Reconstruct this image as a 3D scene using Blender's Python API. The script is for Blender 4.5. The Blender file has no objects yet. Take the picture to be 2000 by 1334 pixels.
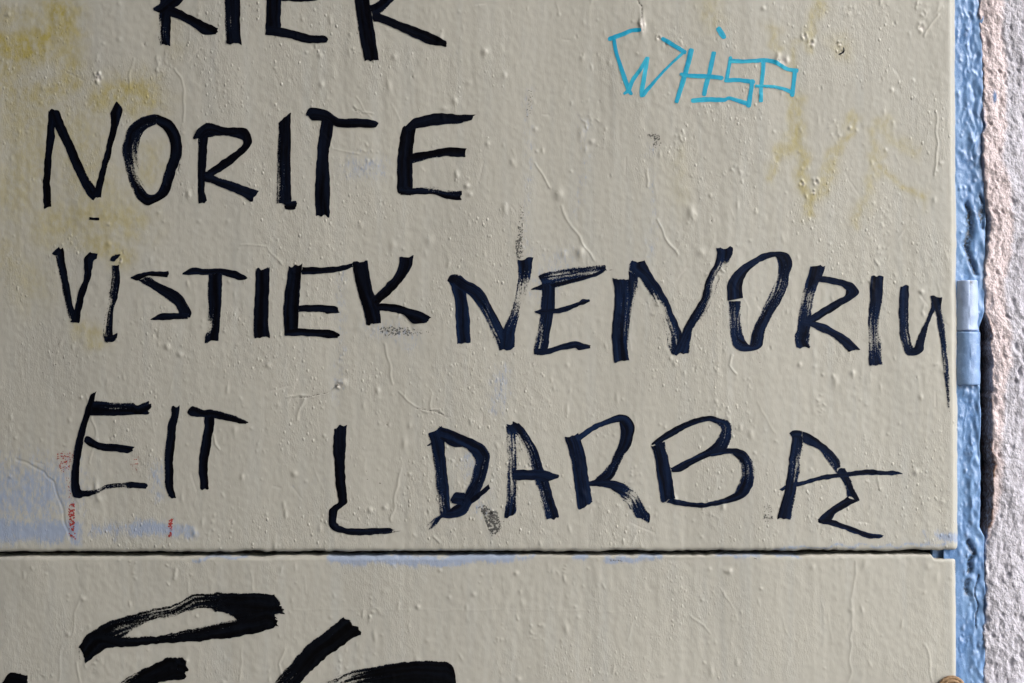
import bpy, bmesh, math, random
import numpy as np

# ------------------------------------------------------------------ camera
# 1 unit of the working grid ("px") is 0.6 mm on the door; (u, v) runs right / down from the top left of the view.
S = 0.0006
CU, CV, Z0 = 1000.0, 667.0, 1.25
scene = bpy.context.scene
col = scene.collection
cam_d = bpy.data.cameras.new('camera')
cam_d.lens = 50.0
cam_d.sensor_width = 36.0
cam_d.clip_start = 0.05
cam_d.clip_end = 500.0
cam = bpy.data.objects.new('camera', cam_d)
col.objects.link(cam)
cam.location = (0.0, -2000 * S * 50.0 / 36.0, Z0)
cam.rotation_euler = (math.radians(90), 0, 0)
scene.camera = cam

# ------------------------------------------------------------------ sky, sun, exposure
SUN_EL, SUN_AZ = math.radians(38), math.radians(132)      # azimuth clockwise from +Y (north)
world = bpy.data.worlds.new('World')
scene.world = world
world.use_nodes = True
wn = world.node_tree
for n in list(wn.nodes):
    wn.nodes.remove(n)
sky = wn.nodes.new('ShaderNodeTexSky')
sky.sky_type = 'NISHITA'
sky.sun_disc = False
sky.sun_elevation = SUN_EL
sky.sun_rotation = SUN_AZ
sky.air_density = 1.0
sky.dust_density = 2.0
sky.ozone_density = 1.0
bg = wn.nodes.new('ShaderNodeBackground')
bg.inputs['Strength'].default_value = 0.15
wo = wn.nodes.new('ShaderNodeOutputWorld')
wn.links.new(sky.outputs[0], bg.inputs[0])
wn.links.new(bg.outputs[0], wo.inputs[0])

sun_d = bpy.data.lights.new('sun', 'SUN')
sun_d.energy = 0.5
sun_d.angle = math.radians(50)
sun_d.color = (1.0, 0.99, 0.975)
sun = bpy.data.objects.new('sun', sun_d)
col.objects.link(sun)
from mathutils import Vector
sdir = Vector((math.sin(SUN_AZ) * math.cos(SUN_EL), math.cos(SUN_AZ) * math.cos(SUN_EL), math.sin(SUN_EL)))
sun.rotation_euler = (-sdir).to_track_quat('-Z', 'Y').to_euler()
sun.location = (3, -2, 5)

vs_ = scene.view_settings
vs_.view_transform = 'Standard'
vs_.look = 'None'
vs_.gamma = 1.0
vs_.use_curve_mapping = False
vs_.exposure = 1.82
scene.render.engine = 'CYCLES'
scene.cycles.max_bounces = 5
scene.cycles.diffuse_bounces = 4
scene.cycles.glossy_bounces = 2
scene.cycles.transparent_max_bounces = 24
scene.cycles.use_denoising = True
scene.cycles.denoising_prefilter = 'NONE'

# ------------------------------------------------------------------ helpers
RNG = np.random.default_rng(7)
random.seed(7)


def tag(o, label=None, cat=None, group=None, kind=None):
    if label: o['label'] = label
    if cat: o['category'] = cat
    if group: o['group'] = group
    if kind: o['kind'] = kind
    return o


def empty(name, loc=(0, 0, 0)):
    o = bpy.data.objects.new(name, None)
    o.empty_display_size = 0.05
    o.location = loc
    col.objects.link(o)
    return o


def link(name, me, mat, parent=None):
    o = bpy.data.objects.new(name, me)
    if mat is not None:
        me.materials.append(mat)
    col.objects.link(o)
    if parent is not None:
        o.parent = parent
        o.matrix_parent_inverse = parent.matrix_basis.inverted()
    return o


def smooth01(t):
    t = np.clip(t, 0, 1)
    return t * t * (3 - 2 * t)


def wmat(xs, n):
    """cubic B-spline weights of lattice coordinates xs on n nodes."""
    i = np.floor(xs).astype(int)
    f = xs - i
    W = np.zeros((len(xs), n))
    w = [(1 - f) ** 3 / 6, (3 * f ** 3 - 6 * f ** 2 + 4) / 6, (-3 * f ** 3 + 3 * f ** 2 + 3 * f + 1) / 6, f ** 3 / 6]
    r = np.arange(len(xs))
    for k in range(4):
        np.add.at(W, (r, np.clip(i - 1 + k, 0, n - 1)), w[k])
    return W


def noise_grid(us, vs, pu, pv, seed):
    """smooth noise (about unit deviation) on the grid us x vs with periods pu, pv; rows are v."""
    rng = np.random.default_rng(abs(int(seed)))
    au = (us - us.min()) / pu + 2
    av = (vs - vs.min()) / pv + 2
    nu, nv = int(au.max()) + 4, int(av.max()) + 4
    R = rng.standard_normal((nv, nu))
    H = wmat(av, nv) @ R @ wmat(au, nu).T
    return H * 2.0


def noise1(t, period, seed):
    rng = np.random.default_rng(abs(int(seed)))
    t = np.atleast_1d(np.asarray(t, float))
    a = (t - t.min()) / period + 2
    n = int(a.max()) + 4
    return (wmat(a, n) @ rng.standard_normal(n)) * 1.5


def P(u, v, h):
    """grid (u, v) and height towards the viewer, all in px -> metres."""
    return np.stack([(u - CU) * S, -h * S, Z0 - (v - CV) * S], -1)


def grid_mesh(name, X, quads_keep=None, attrs=None, smooth=True):
    """X: (nv, nu, 3) points -> mesh object data, faces towards -Y."""
    nv, nu = X.shape[:2]
    me = bpy.data.meshes.new(name)
    me.vertices.add(nv * nu)
    me.vertices.foreach_set('co', X.reshape(-1).astype(np.float32))
    idx = np.arange(nv * nu).reshape(nv, nu)
    q = np.stack([idx[:-1, :-1], idx[1:, :-1], idx[1:, 1:], idx[:-1, 1:]], -1).reshape(-1, 4)
    if quads_keep is not None:
        q = q[quads_keep.reshape(-1)]
    nq = len(q)
    me.loops.add(nq * 4)
    me.loops.foreach_set('vertex_index', q.reshape(-1).astype(np.int32))
    me.polygons.add(nq)
    me.polygons.foreach_set('loop_start', (np.arange(nq) * 4).astype(np.int32))
    me.polygons.foreach_set('loop_total', np.full(nq, 4, np.int32))
    me.update(calc_edges=True)
    me.polygons.foreach_set('use_smooth', np.full(nq, smooth, bool))
    for k, a in (attrs or {}).items():
        at = me.attributes.new(k, 'FLOAT', 'POINT')
        at.data.foreach_set('value', np.ascontiguousarray(a).reshape(-1).astype(np.float32))
    return me


def box_mesh(name, lo, hi, bevel=0.0, seg=2):
    bm = bmesh.new()
    bmesh.ops.create_cube(bm, size=1)
    for v in bm.verts:
        v.co = Vector([(lo[k] + hi[k]) / 2 + v.co[k] * (hi[k] - lo[k]) for k in range(3)])
    if bevel:
        bmesh.ops.bevel(bm, geom=bm.edges[:], offset=bevel, segments=seg, affect='EDGES', profile=0.5)
    bmesh.ops.recalc_face_normals(bm, faces=bm.faces)
    me = bpy.data.meshes.new(name)
    bm.to_mesh(me)
    bm.free()
    return me


# ------------------------------------------------------------------ materials
class NT:
    def __init__(s, name):
        s.m = bpy.data.materials.new(name)
        s.m.use_nodes = True
        s.t = s.m.node_tree
        s.b = s.t.nodes['Principled BSDF']
        s.out = s.t.nodes['Material Output']

    def n(s, typ, **kw):
        nd = s.t.nodes.new(typ)
        for k, v in kw.items():
            setattr(nd, k, v)
        return nd

    def l(s, a, b):
        s.t.links.new(a, b)

    def coord(s, which='Object'):
        return s.n('ShaderNodeTexCoord').outputs[which]

    def mapping(s, vec, scale=(1, 1, 1), loc=(0, 0, 0)):
        m = s.n('ShaderNodeMapping')
        m.inputs['Scale'].default_value = scale
        m.inputs['Location'].default_value = loc
        s.l(vec, m.inputs['Vector'])
        return m.outputs[0]

    def noise(s, vec, scale, detail=4, rough=0.55, dist=0.0):
        m = s.n('ShaderNodeTexNoise')
        m.inputs['Scale'].default_value = scale
        m.inputs['Detail'].default_value = detail
        m.inputs['Roughness'].default_value = rough
        m.inputs['Distortion'].default_value = dist
        s.l(vec, m.inputs['Vector'])
        return m.outputs['Fac']

    def range(s, val, a, b, c=0.0, d=1.0, smooth=False):
        m = s.n('ShaderNodeMapRange')
        if smooth: m.interpolation_type = 'SMOOTHSTEP'
        for k, x in zip(('From Min', 'From Max', 'To Min', 'To Max'), (a, b, c, d)):
            if isinstance(x, (int, float)):
                m.inputs[k].default_value = x
            else:
                s.l(x, m.inputs[k])
        s.l(val, m.inputs['Value'])
        return m.outputs[0]

    def math(s, op, a, b=0.0, c=None):
        m = s.n('ShaderNodeMath', operation=op)
        for k, x in enumerate((a, b) if c is None else (a, b, c)):
            if isinstance(x, (int, float)):
                m.inputs[k].default_value = x
            else:
                s.l(x, m.inputs[k])
        return m.outputs[0]

    def mix(s, fac, a, b):
        m = s.n('ShaderNodeMix', data_type='RGBA')
        for sock, x in ((m.inputs[0], fac), (m.inputs[6], a), (m.inputs[7], b)):
            if isinstance(x, (int, float)):
                sock.default_value = x
            elif isinstance(x, (tuple, list)):
                sock.default_value = (x[0], x[1], x[2], 1)
            else:
                s.l(x, sock)
        return m.outputs[2]

    def attr(s, name):
        a = s.n('ShaderNodeAttribute')
        a.attribute_name = name
        return a.outputs['Fac']

    def bump(s, h, dist, strength=1.0):
        b = s.n('ShaderNodeBump')
        b.inputs['Distance'].default_value = dist
        b.inputs['Strength'].default_value = strength
        s.l(h, b.inputs['Height'])
        s.l(b.outputs[0], s.b.inputs['Normal'])

    def set(s, **kw):
        for k, v in kw.items():
            k = k.replace('_', ' ')
            sock = s.b.inputs[k]
            if isinstance(v, (int, float)):
                sock.default_value = v
            elif isinstance(v, (tuple, list)):
                sock.default_value = (v[0], v[1], v[2], 1)
            else:
                s.l(v, sock)
        return s.m


def m_door():
    k = NT('beige_door_paint')
    c = k.coord()
    big = k.noise(k.mapping(c, (7, 7, 3)), 1.0, 3)
    streak = k.noise(k.mapping(c, (60, 60, 4)), 1.0, 4, 0.6)
    base = k.mix(k.range(big, 0.3, 0.7), (0.345, 0.346, 0.313), (0.376, 0.376, 0.338))
    base = k.mix(k.range(streak, 0.50, 0.75, 0.0, 0.55), base, (0.350, 0.366, 0.352))
    # yellow smears left by wiped-off paint
    yn = k.noise(k.mapping(c, (110, 110, 70)), 1.0, 6, 0.7)
    yel = k.math('MULTIPLY', k.math('MULTIPLY', k.attr('yellow'), 1.35), k.range(yn, 0.36, 0.60, 0.25, 1.05))
    base = k.mix(yel, base, (0.305, 0.266, 0.082))
    # pale blue undercoat showing through
    bn = k.noise(k.mapping(c, (330, 330, 110)), 1.0, 6, 0.78)
    ba = k.attr('blue')
    bm_ = k.math('MULTIPLY', k.range(bn, k.math('SUBTRACT', 0.66, k.math('MULTIPLY', ba, 0.40)), k.math('SUBTRACT', 0.84, k.math('MULTIPLY', ba, 0.40))), k.range(ba, 0.02, 0.3))
    base = k.mix(bm_, base, (0.25, 0.305, 0.405))
    # dirt in chips, pits and rubbed places
    dn = k.noise(c, 700, 3, 0.7)
    da = k.attr('dirt')
    dm = k.range(dn, k.math('SUBTRACT', 0.85, k.math('MULTIPLY', da, 0.6)), k.math('SUBTRACT', 0.95, k.math('MULTIPLY', da, 0.6)))
    base = k.mix(k.math('MULTIPLY', dm, k.range(da, 0.01, 0.2)), base, (0.045, 0.04, 0.035))
    base = k.mix(k.attr('bare'), base, (0.62, 0.60, 0.58))
    # tiny dust specks
    sp = k.n('ShaderNodeTexVoronoi')
    sp.inputs['Scale'].default_value = 150
    k.l(c, sp.inputs['Vector'])
    spm = k.math('MULTIPLY', k.range(sp.outputs['Distance'], 0.10, 0.05), k.range(k.attr('grain'), 0.75, 1.0))
    base = k.mix(k.math('MULTIPLY', spm, 0.55), base, (0.10, 0.09, 0.07))
    k.set(Base_Color=base, Roughness=k.range(k.math('ADD', streak, big), 0.7, 1.3, 0.30, 0.56), Specular_IOR_Level=0.38)
    gm = k.attr('grain')                                       # grainier patches
    v1 = k.n('ShaderNodeTexVoronoi')
    v1.inputs['Scale'].default_value = 185
    k.l(k.mapping(c, (1, 1, 0.7)), v1.inputs['Vector'])
    dots = k.math('MULTIPLY', k.range(v1.outputs['Distance'], 0.34, 0.08, smooth=True), k.math('MULTIPLY', k.math('POWER', v1.outputs['Color'], 4.0), gm))
    hb = k.math('ADD', k.math('MULTIPLY', k.noise(k.mapping(c, (620, 620, 260)), 1.0, 3, 0.62), k.math('MULTIPLY_ADD', gm, 1.6, 0.35)),
                k.math('ADD', k.math('MULTIPLY', dots, 4.5), k.math('MULTIPLY', k.noise(k.mapping(c, (300, 300, 30)), 1.0, 4, 0.7), 0.42)))
    k.bump(hb, 0.00026, 0.8)
    return k.m


def m_ink(name, c0, c1, rough=0.4, spec=0.05):
    k = NT(name)
    uv = k.n('ShaderNodeUVMap').outputs[0]
    c = k.coord()
    streak = k.noise(k.mapping(uv, (18, 330, 1)), 1.0, 3, 0.6)
    speck = k.noise(c, 620, 2, 0.6)
    val = k.math('ADD', k.math('MULTIPLY', streak, 0.62), k.math('MULTIPLY', speck, 0.38))
    th = k.math('MULTIPLY_ADD', k.attr('dry'), 0.56, 0.19)
    al = k.range(val, k.math('SUBTRACT', th, 0.02), k.math('ADD', th, 0.07))
    thin = k.noise(k.mapping(uv, (9, 160, 1), (3, 7, 0)), 1.0, 4, 0.65)
    t2 = k.math('ADD', k.range(thin, 0.42, 0.70, 0.0, 1.0), k.range(k.math('SUBTRACT', val, th), 0.0, 0.18, 0.7, 0.0))
    k.set(Base_Color=k.mix(t2, c0, c1), Alpha=al, Roughness=rough, Specular_IOR_Level=spec)
    k.bump(k.math('ADD', streak, k.noise(c, 420, 3)), 0.00025, 0.6)
    return k.m


def m_scuff(name, c0, amount=1.0):
    k = NT(name)
    c = k.coord()
    vo = k.n('ShaderNodeTexVoronoi')
    vo.inputs['Scale'].default_value = 470
    k.l(c, vo.inputs['Vector'])
    n2 = k.noise(c, 260, 3, 0.7)
    d = k.attr('dry')
    th = k.math('SUBTRACT', k.math('MULTIPLY_ADD', n2, 1.3, 0.10), k.math('MULTIPLY', d, 0.75))
    al = k.range(k.math('SUBTRACT', th, vo.outputs['Distance']), 0.0, 0.12)
    k.set(Base_Color=c0, Alpha=k.math('MULTIPLY', al, amount), Roughness=0.6)
    return k.m


def m_blue():
    k = NT('glossy_blue_paint')
    c = k.coord()
    n1 = k.noise(k.mapping(c, (60, 60, 22)), 1.0, 4)
    base = k.mix(k.range(n1, 0.35, 0.68), (0.105, 0.215, 0.435), (0.165, 0.30, 0.53))
    base = k.mix(k.range(k.noise(c, 240, 3), 0.52, 0.72, 0, 0.6), base, (0.26, 0.40, 0.66))
    base = k.mix(k.attr('pale'), base, (0.45, 0.54, 0.72))  # painted sky glints on the strip; the knuckles' own paler paint
    base = k.mix(k.math('MULTIPLY', k.attr('dirt'), k.range(k.noise(c, 300, 3), 0.35, 0.55)), base, (0.02, 0.025, 0.03))
    k.set(Base_Color=base, Roughness=k.range(n1, 0.3, 0.7, 0.24, 0.40), Specular_IOR_Level=0.55)
    k.bump(k.math('ADD', k.noise(k.mapping(c, (220, 220, 120)), 1.0, 4, 0.6), k.math('MULTIPLY', k.noise(c, 800, 2), 0.3)), 0.0008, 0.7)
    return k.m


def m_plaster():
    k = NT('rough_wall_plaster')
    c = k.coord()
    n1 = k.noise(k.mapping(c, (90, 90, 45)), 1.0, 5, 0.6)
    grey = k.mix(k.range(n1, 0.35, 0.65), (0.42, 0.42, 0.475), (0.50, 0.50, 0.56))
    pink = k.mix(k.range(k.noise(c, 200, 5, 0.65), 0.35, 0.65), (0.55, 0.475, 0.49), (0.62, 0.56, 0.58))
    base = k.mix(k.attr('pink'), grey, pink)
    base = k.mix(k.math('MULTIPLY', k.attr('brown'), k.range(k.noise(c, 260, 4), 0.3, 0.55)), base, (0.22, 0.135, 0.10))
    base = k.mix(k.attr('blue'), base, (0.13, 0.21, 0.38))
    pit = k.noise(c, 420, 3, 0.6)
    base = k.mix(k.range(pit, 0.36, 0.30, 0, 0.6), base, (0.12, 0.10, 0.10))
    k.set(Base_Color=base, Roughness=0.88, Specular_IOR_Level=0.25)
    gv = k.n('ShaderNodeTexVoronoi')
    gv.inputs['Scale'].default_value = 420
    k.l(k.mapping(c, (1, 1, 0.7)), gv.inputs['Vector'])
    k.bump(k.math('ADD', k.math('ADD', k.noise(c, 520, 5, 0.72), k.math('MULTIPLY', gv.outputs['Distance'], -0.8)), k.math('MULTIPLY', k.range(pit, 0.30, 0.38), 0.9)), 0.0014, 0.8)
    return k.m


def m_plain(name, c0, c1, scale, rough=0.85, bump=0.002):
    k = NT(name)
    c = k.coord()
    n1 = k.noise(c, scale, 6, 0.6)
    k.set(Base_Color=k.mix(k.range(n1, 0.3, 0.7), c0, c1), Roughness=rough, Specular_IOR_Level=0.3)
    if bump: k.bump(n1, bump, 0.6)
    return k.m


M_DOOR = m_door()
M_INK = m_ink('black_marker_ink', (0.0012, 0.0012, 0.0022), (0.004, 0.007, 0.017))
M_INK_SHEEN = m_ink('marker_ink_sheen', (0.0018, 0.0026, 0.0065), (0.006, 0.015, 0.045), 0.45, 0.06)  # same black ink, light reflected at the right painted in as navy
M_BRUSH = m_ink('black_brush_paint', (0.001, 0.001, 0.0013), (0.003, 0.0045, 0.008), 0.5)
M_CYAN = m_ink('cyan_marker_ink', (0.004, 0.25, 0.42), (0.04, 0.40, 0.53), 0.5, 0.3)
M_SCUFF = m_scuff('dark_scuff', (0.03, 0.032, 0.035), 0.7)
M_RED = m_scuff('red_rub', (0.30, 0.035, 0.03), 0.92)
M_BLUE = m_blue()
M_PLASTER = m_plaster()
M_RUST = m_plain('rusty_steel', (0.10, 0.055, 0.03), (0.33, 0.23, 0.13), 260, 0.7, 0.001)
M_DARK = m_plain('dark_backing', (0.012, 0.012, 0.014), (0.03, 0.03, 0.032), 40, 0.8, 0)
M_PAVE = m_plain('grey_paving', (0.13, 0.13, 0.13), (0.22, 0.22, 0.22), 14, 0.9, 0.004)
M_MASON = m_plain('grey_render', (0.17, 0.168, 0.163), (0.26, 0.256, 0.248), 9, 0.9, 0.004)

# ------------------------------------------------------------------ relief of the painted sheet
EDGE_U = 1875.0     # right edge of the sheet
SEAM = 1079.5       # joint between the two leaves


def axis(lo, hi, flo, fhi, step, coarse):
    a = np.arange(flo, fhi + step * 0.5, step)
    left = np.arange(flo, lo - coarse * 0.5, -coarse)[1:][::-1] if lo < flo else np.zeros(0)
    right = np.arange(fhi, hi + coarse * 0.5, coarse)[1:] if hi > fhi else np.zeros(0)
    return np.concatenate([left, a, right])


def stamp(H, us, vs, u, v, ru, rv, h, power=1.0, rot=0.0, flat=False):
    r = max(ru, rv) * 2.2
    i0, i1 = np.searchsorted(us, [u - r, u + r])
    j0, j1 = np.searchsorted(vs, [v - r, v + r])
    if i1 <= i0 or j1 <= j0: return
    U, V = np.meshgrid(us[i0:i1] - u, vs[j0:j1] - v)
    if rot:
        cs, sn = math.cos(rot), math.sin(rot)
        U, V = U * cs + V * sn, -U * sn + V * cs
    d = (U / ru) ** 2 + (V / rv) ** 2
    k = smooth01(1.35 - d) if flat else np.exp(-d * power)
    H[j0:j1, i0:i1] += h * k


def seg_dist(U, V, pts):
    D = np.full(U.shape, 1e9)
    for (a, b), (c, d) in zip(pts[:-1], pts[1:]):
        L2 = max((c - a) ** 2 + (d - b) ** 2, 1e-6)
        t = np.clip(((U - a) * (c - a) + (V - b) * (d - b)) / L2, 0, 1)
        D = np.minimum(D, np.hypot(U - a - t * (c - a), V - b - t * (d - b)))
    return D


def line_stamp(H, us, vs, pts, w, h, wob=0.0, seed=0, mode='add'):
    pts = [(float(a), float(b)) for a, b in pts]
    pa = np.array(pts)
    r = w * 2.5 + 3 + wob
    i0, i1 = np.searchsorted(us, [pa[:, 0].min() - r, pa[:, 0].max() + r])
    j0, j1 = np.searchsorted(vs, [pa[:, 1].min() - r, pa[:, 1].max() + r])
    if i1 <= i0 or j1 <= j0: return
    U, V = np.meshgrid(us[i0:i1], vs[j0:j1])
    if wob:
        U = U + wob * noise_grid(us[i0:i1], vs[j0:j1], 14, 14, seed + 1)
        V = V + wob * noise_grid(us[i0:i1], vs[j0:j1], 14, 14, seed + 2)
    k = h * np.exp(-(seg_dist(U, V, pts) / w) ** 2)
    if mode == 'add':
        H[j0:j1, i0:i1] += k
    else:
        H[j0:j1, i0:i1] = np.maximum(H[j0:j1, i0:i1], k)


def relief(us, vs, seed, n_pimple):
    rng = np.random.default_rng(abs(int(seed)))
    H = 1.3 * noise_grid(us, vs, 170, 260, seed) + 0.28 * noise_grid(us, vs, 40, 110, seed + 1)
    H += (0.03 + 0.10 * smooth01(0.4 + 0.7 * noise_grid(us, vs, 90, 300, seed + 21))) * noise_grid(us, vs, 10, 150, seed + 2)          # vertical brush marks
    H += 0.05 * noise_grid(us, vs, 5.0, 34, seed + 3)
    patch = smooth01(0.5 + 0.6 * noise_grid(us, vs, 130, 130, seed + 4))
    H += (0.02 + 0.11 * patch) * noise_grid(us, vs, 8, 10, seed + 5)
    H += 0.10 * noise_grid(us, vs, 4.2, 5.5, seed + 6)
    ulo, uhi, vlo, vhi = max(us.min(), -80), us.max() - 18, max(vs.min(), -80), min(vs.max(), 1420)
    for _ in range(n_pimple):
        u, v = rng.uniform(ulo, uhi), rng.uniform(vlo, vhi)
        r = rng.uniform(1.5, 2.8) if rng.random() < 0.88 else rng.uniform(2.8, 5.5)
        el = 1.0 if rng.random() < 0.6 else rng.uniform(1.4, 3.0)
        stamp(H, us, vs, u, v, r, r * el, r * rng.uniform(0.2, 0.55), 1.0, rng.normal(0, 0.25))
    for _ in range(n_pimple // 9):                             # runs and sags in the paint
        u, v = rng.uniform(ulo, uhi), rng.uniform(vlo, vhi)
        L = rng.uniform(15, 60)
        a = rng.normal(0.05, 0.18)
        pts = [(u, v), (u + L * 0.5 * math.sin(a) + rng.normal(0, 2), v + L * 0.5), (u + L * math.sin(a), v + L)]
        line_stamp(H, us, vs, pts, rng.uniform(1.4, 2.4), rng.uniform(0.12, 0.42), 1.2, int(rng.integers(1e6)))
    for _ in range(n_pimple // 22):                            # crusty clusters
        u, v = rng.uniform(ulo, uhi), rng.uniform(vlo, vhi)
        for _ in range(int(rng.integers(5, 14))):
            stamp(H, us, vs, u + rng.normal(0, 9), v + rng.normal(0, 12), rng.uniform(1.3, 2.2), rng.uniform(1.5, 4.5),
                  rng.uniform(0.4, 1.4), 1.0, rng.normal(0, 0.6))
    return H


def grain(us, vs, seed):
    return 0.12 + 0.88 * smooth01(0.35 + 0.55 * noise_grid(us, vs, 110, 130, seed) + 0.4 * noise_grid(us, vs, 30, 40, seed + 1))


def A(us, vs):
    return np.zeros((len(vs), len(us)))


# fine nodes inside the view, coarse beyond
UF = axis(-340, EDGE_U - 20, -60, EDGE_U - 20, 2.0, 14)
u_hi = UF[-1]
# rounded right edge and the return of the folded sheet
RAD = 12.0
eu = np.array([-17.0, -15, -13, -10, -7, -4, -1.6, -0.4, 0])
U_EDGE = np.concatenate([UF, EDGE_U + eu, [EDGE_U, EDGE_U]])
D_EDGE = np.concatenate([np.zeros(len(UF)), [0, -0.6, -2.0, -4.8, -7.8, -11.0, -14.2, -17, -20], [-26, -50]])


def sheet_xyz(Uc, Vc, Hh):
    """small out-of-square of the real leaves: edge leans by 0.3 degree, the joint by 0.1."""
    lean = 0.005 * (Vc - 640) * smooth01((Uc - 1650) / 200)
    sag = 3.0 * (1 - Uc / 1500) * smooth01((Vc - 900) / 170) * smooth01((1300 - Vc) / 150)
    return P(Uc + lean, Vc + np.clip(sag, -0.6, 4), Hh)


# ---- upper leaf
VF = axis(-900, SEAM - 15, -60, SEAM - 15, 2.0, 14)
RB = 8.0
thb = np.linspace(0, math.pi / 2, 6)[1:]
V_UP = np.concatenate([VF, [SEAM - 3.8 - RB], SEAM - 3.8 - RB + RB * np.sin(thb), [SEAM - 3.8, SEAM - 3.8]])
D_UP = np.concatenate([np.zeros(len(VF) + 1), -RB * (1 - np.cos(thb)), [-RB - 8, -50]])

us, vs = U_EDGE, V_UP
us_s = us + np.arange(len(us)) * 1e-6
vs_s = vs + np.arange(len(vs)) * 1e-6
H = relief(us_s, vs_s, 100, 620)
dirt, yellow, blue, bare = A(us, vs), A(us, vs), A(us, vs), A(us, vs)

# blisters and lumps the photograph shows, (u, v, ru, rv, height)
for u, v, ru, rv, h in [
    (1092, 379, 11, 13, 4.2), (1133, 493, 11, 13, 5), (1101, 496, 8, 9, 2.5), (1350, 417, 11, 17, 4.5), (1335, 372, 14, 16, 1.6),
    (1476, 414, 4, 5, 2.2), (1183, 252, 3.5, 5, 2), (1060, 294, 3, 6, 2.2), (1144, 290, 6, 8, 2), (1369, 493, 10, 9, 2.6),
    (625, 108, 6, 6, 3), (947, 101, 8, 8, 4), (770, 111, 6, 6, 2.5), (628, 165, 6, 7, 3), (892, 341, 5, 10, 3.5),
    (868, 212, 9, 6, 2.6), (888, 196, 7, 8, 2.8), (915, 162, 8, 8, 1.8), (985, 146, 6, 8, 3), (439, 179, 3.5, 4, 2),
    (233, 77, 6, 5, 1.8), (17, 29, 6, 5, 2.8), (213, 438, 6, 3.5, 2), (388, 432, 6, 5, 2), (1839, 319, 6, 5, 2.4),
    (1742, 176, 5, 5, 2.4), (1787, 189, 3.5, 3.5, 2), (1787, 922, 7, 8, 3.4), (1798, 776, 5, 6, 2.4), (1838, 980, 6, 4, 1.8),
    (1485, 186, 5, 5, 2), (670, 748, 11, 9, 4.5), (590, 775, 5, 8, 2.4), (543, 790, 5, 6, 1.8), (473, 931, 5, 8, 3),
    (558, 1003, 4, 10, 3), (625, 1030, 5, 9, 2), (380, 1038, 6, 9, 3), (395, 1018, 4, 8, 2), (790, 866, 7, 14, 2.6),
    (800, 830, 5, 8, 2), (1562, 712, 5, 6, 3), (1592, 716, 5, 5, 2), (1628, 735, 4, 5, 2.2), (1466, 848, 7, 11, 2.6),
    (1137, 112, 6, 8, 2.6), (1190, 122, 5, 9, 2.4), (767, 480, 9, 11, 2.6), (838, 470, 10, 14, 2.8), (705, 440, 6, 9, 2.2),
    (445, 432, 6, 6, 1.6), (310, 415, 5, 4, 1.6), (1745, 240, 4, 5, 1.6), (1826, 390, 4, 8, 1.8), (1703, 318, 4, 6, 2.0),
    (1588, 350, 5, 4, 1.6), (1310, 700, 4, 5, 2.4), (1318, 711, 4, 5, 2.2), (1205, 778, 5, 13, 1.8), (1108, 800, 4, 16, 1.6)]:
    stamp(H, us_s, vs_s, u, v, ru * 0.72, rv * 0.8, h * 0.62)
# ridges, hairs and scratches
for pts, w, h in [
    ([(260, 115), (256, 145), (253, 175)], 1.7, 1.5), ([(341, 135), (352, 152), (358, 175), (359, 236)], 1.8, 1.5),
    ([(1830, 219), (1832, 255), (1830, 300), (1826, 342)], 1.8, 1.9), ([(1733, 487), (1756, 461), (1781, 434)], 1.7, 1.4),
    ([(1807, 71), (1818, 50), (1834, 28)], 2.2, 1.8), ([(1048, 320), (1060, 342), (1074, 366)], 1.8, 1.5),
    ([(1101, 401), (1108, 425), (1117, 445), (1142, 478), (1161, 508)], 2.6, 1.3), ([(1284, 427), (1300, 462), (1323, 498)], 1.9, 1.6),
    ([(1262, 332), (1264, 362)], 2.2, 1.8), ([(560, 778), (585, 772), (610, 776), (640, 766), (664, 752)], 2.0, 1.5),
    ([(580, 820), (584, 795), (596, 775)], 2.4, 1.8), ([(780, 765), (812, 796), (835, 804), (858, 800), (872, 812)], 1.8, 1.5),
    ([(845, 770), (838, 790), (842, 806)], 1.6, 1.4), ([(1427, 693), (1424, 712), (1440, 728)], 2.2, 2.0),
    ([(30, 900), (85, 920), (105, 940), (120, 990), (135, 1050)], 2.4, -1.2), ([(418, 850), (419, 868), (428, 880)], 2.0, 1.8),
    ([(750, 670), (762, 710), (766, 750)], 2.4, 1.4), ([(170, 770), (188, 845), (176, 905)], 2.0, 1.0),
    ([(783, 915), (775, 945), (768, 985), (765, 1015)], 2.0, 1.4), ([(1245, 1040), (1232, 1062)], 2.2, 1.3),
    ([(1425, 540), (1460, 600), (1462, 650)], 1.6, 0.7), ([(690, 205), (700, 216), (728, 222)], 1.8, 1.4),
    ([(695, 190), (716, 220), (733, 240)], 1.4, 1.0), ([(1340, 455), (1300, 520)], 1.4, 0.7),
    ([(470, 480), (520, 480), (548, 515)], 2.0, 1.0), ([(620, 240), (650, 290), (700, 300)], 1.5, 0.9),
    ([(1718, 890), (1714, 930), (1722, 960)], 2.5, 1.0), ([(1700, 990), (1660, 1040)], 2.4, 0.9), ([(845, 1045), (856, 1060)], 2.4, 1.7)]:
    line_stamp(H, us_s, vs_s, pts, w * 0.75, h * 0.72, 1.6, int(pts[0][0]))
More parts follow.
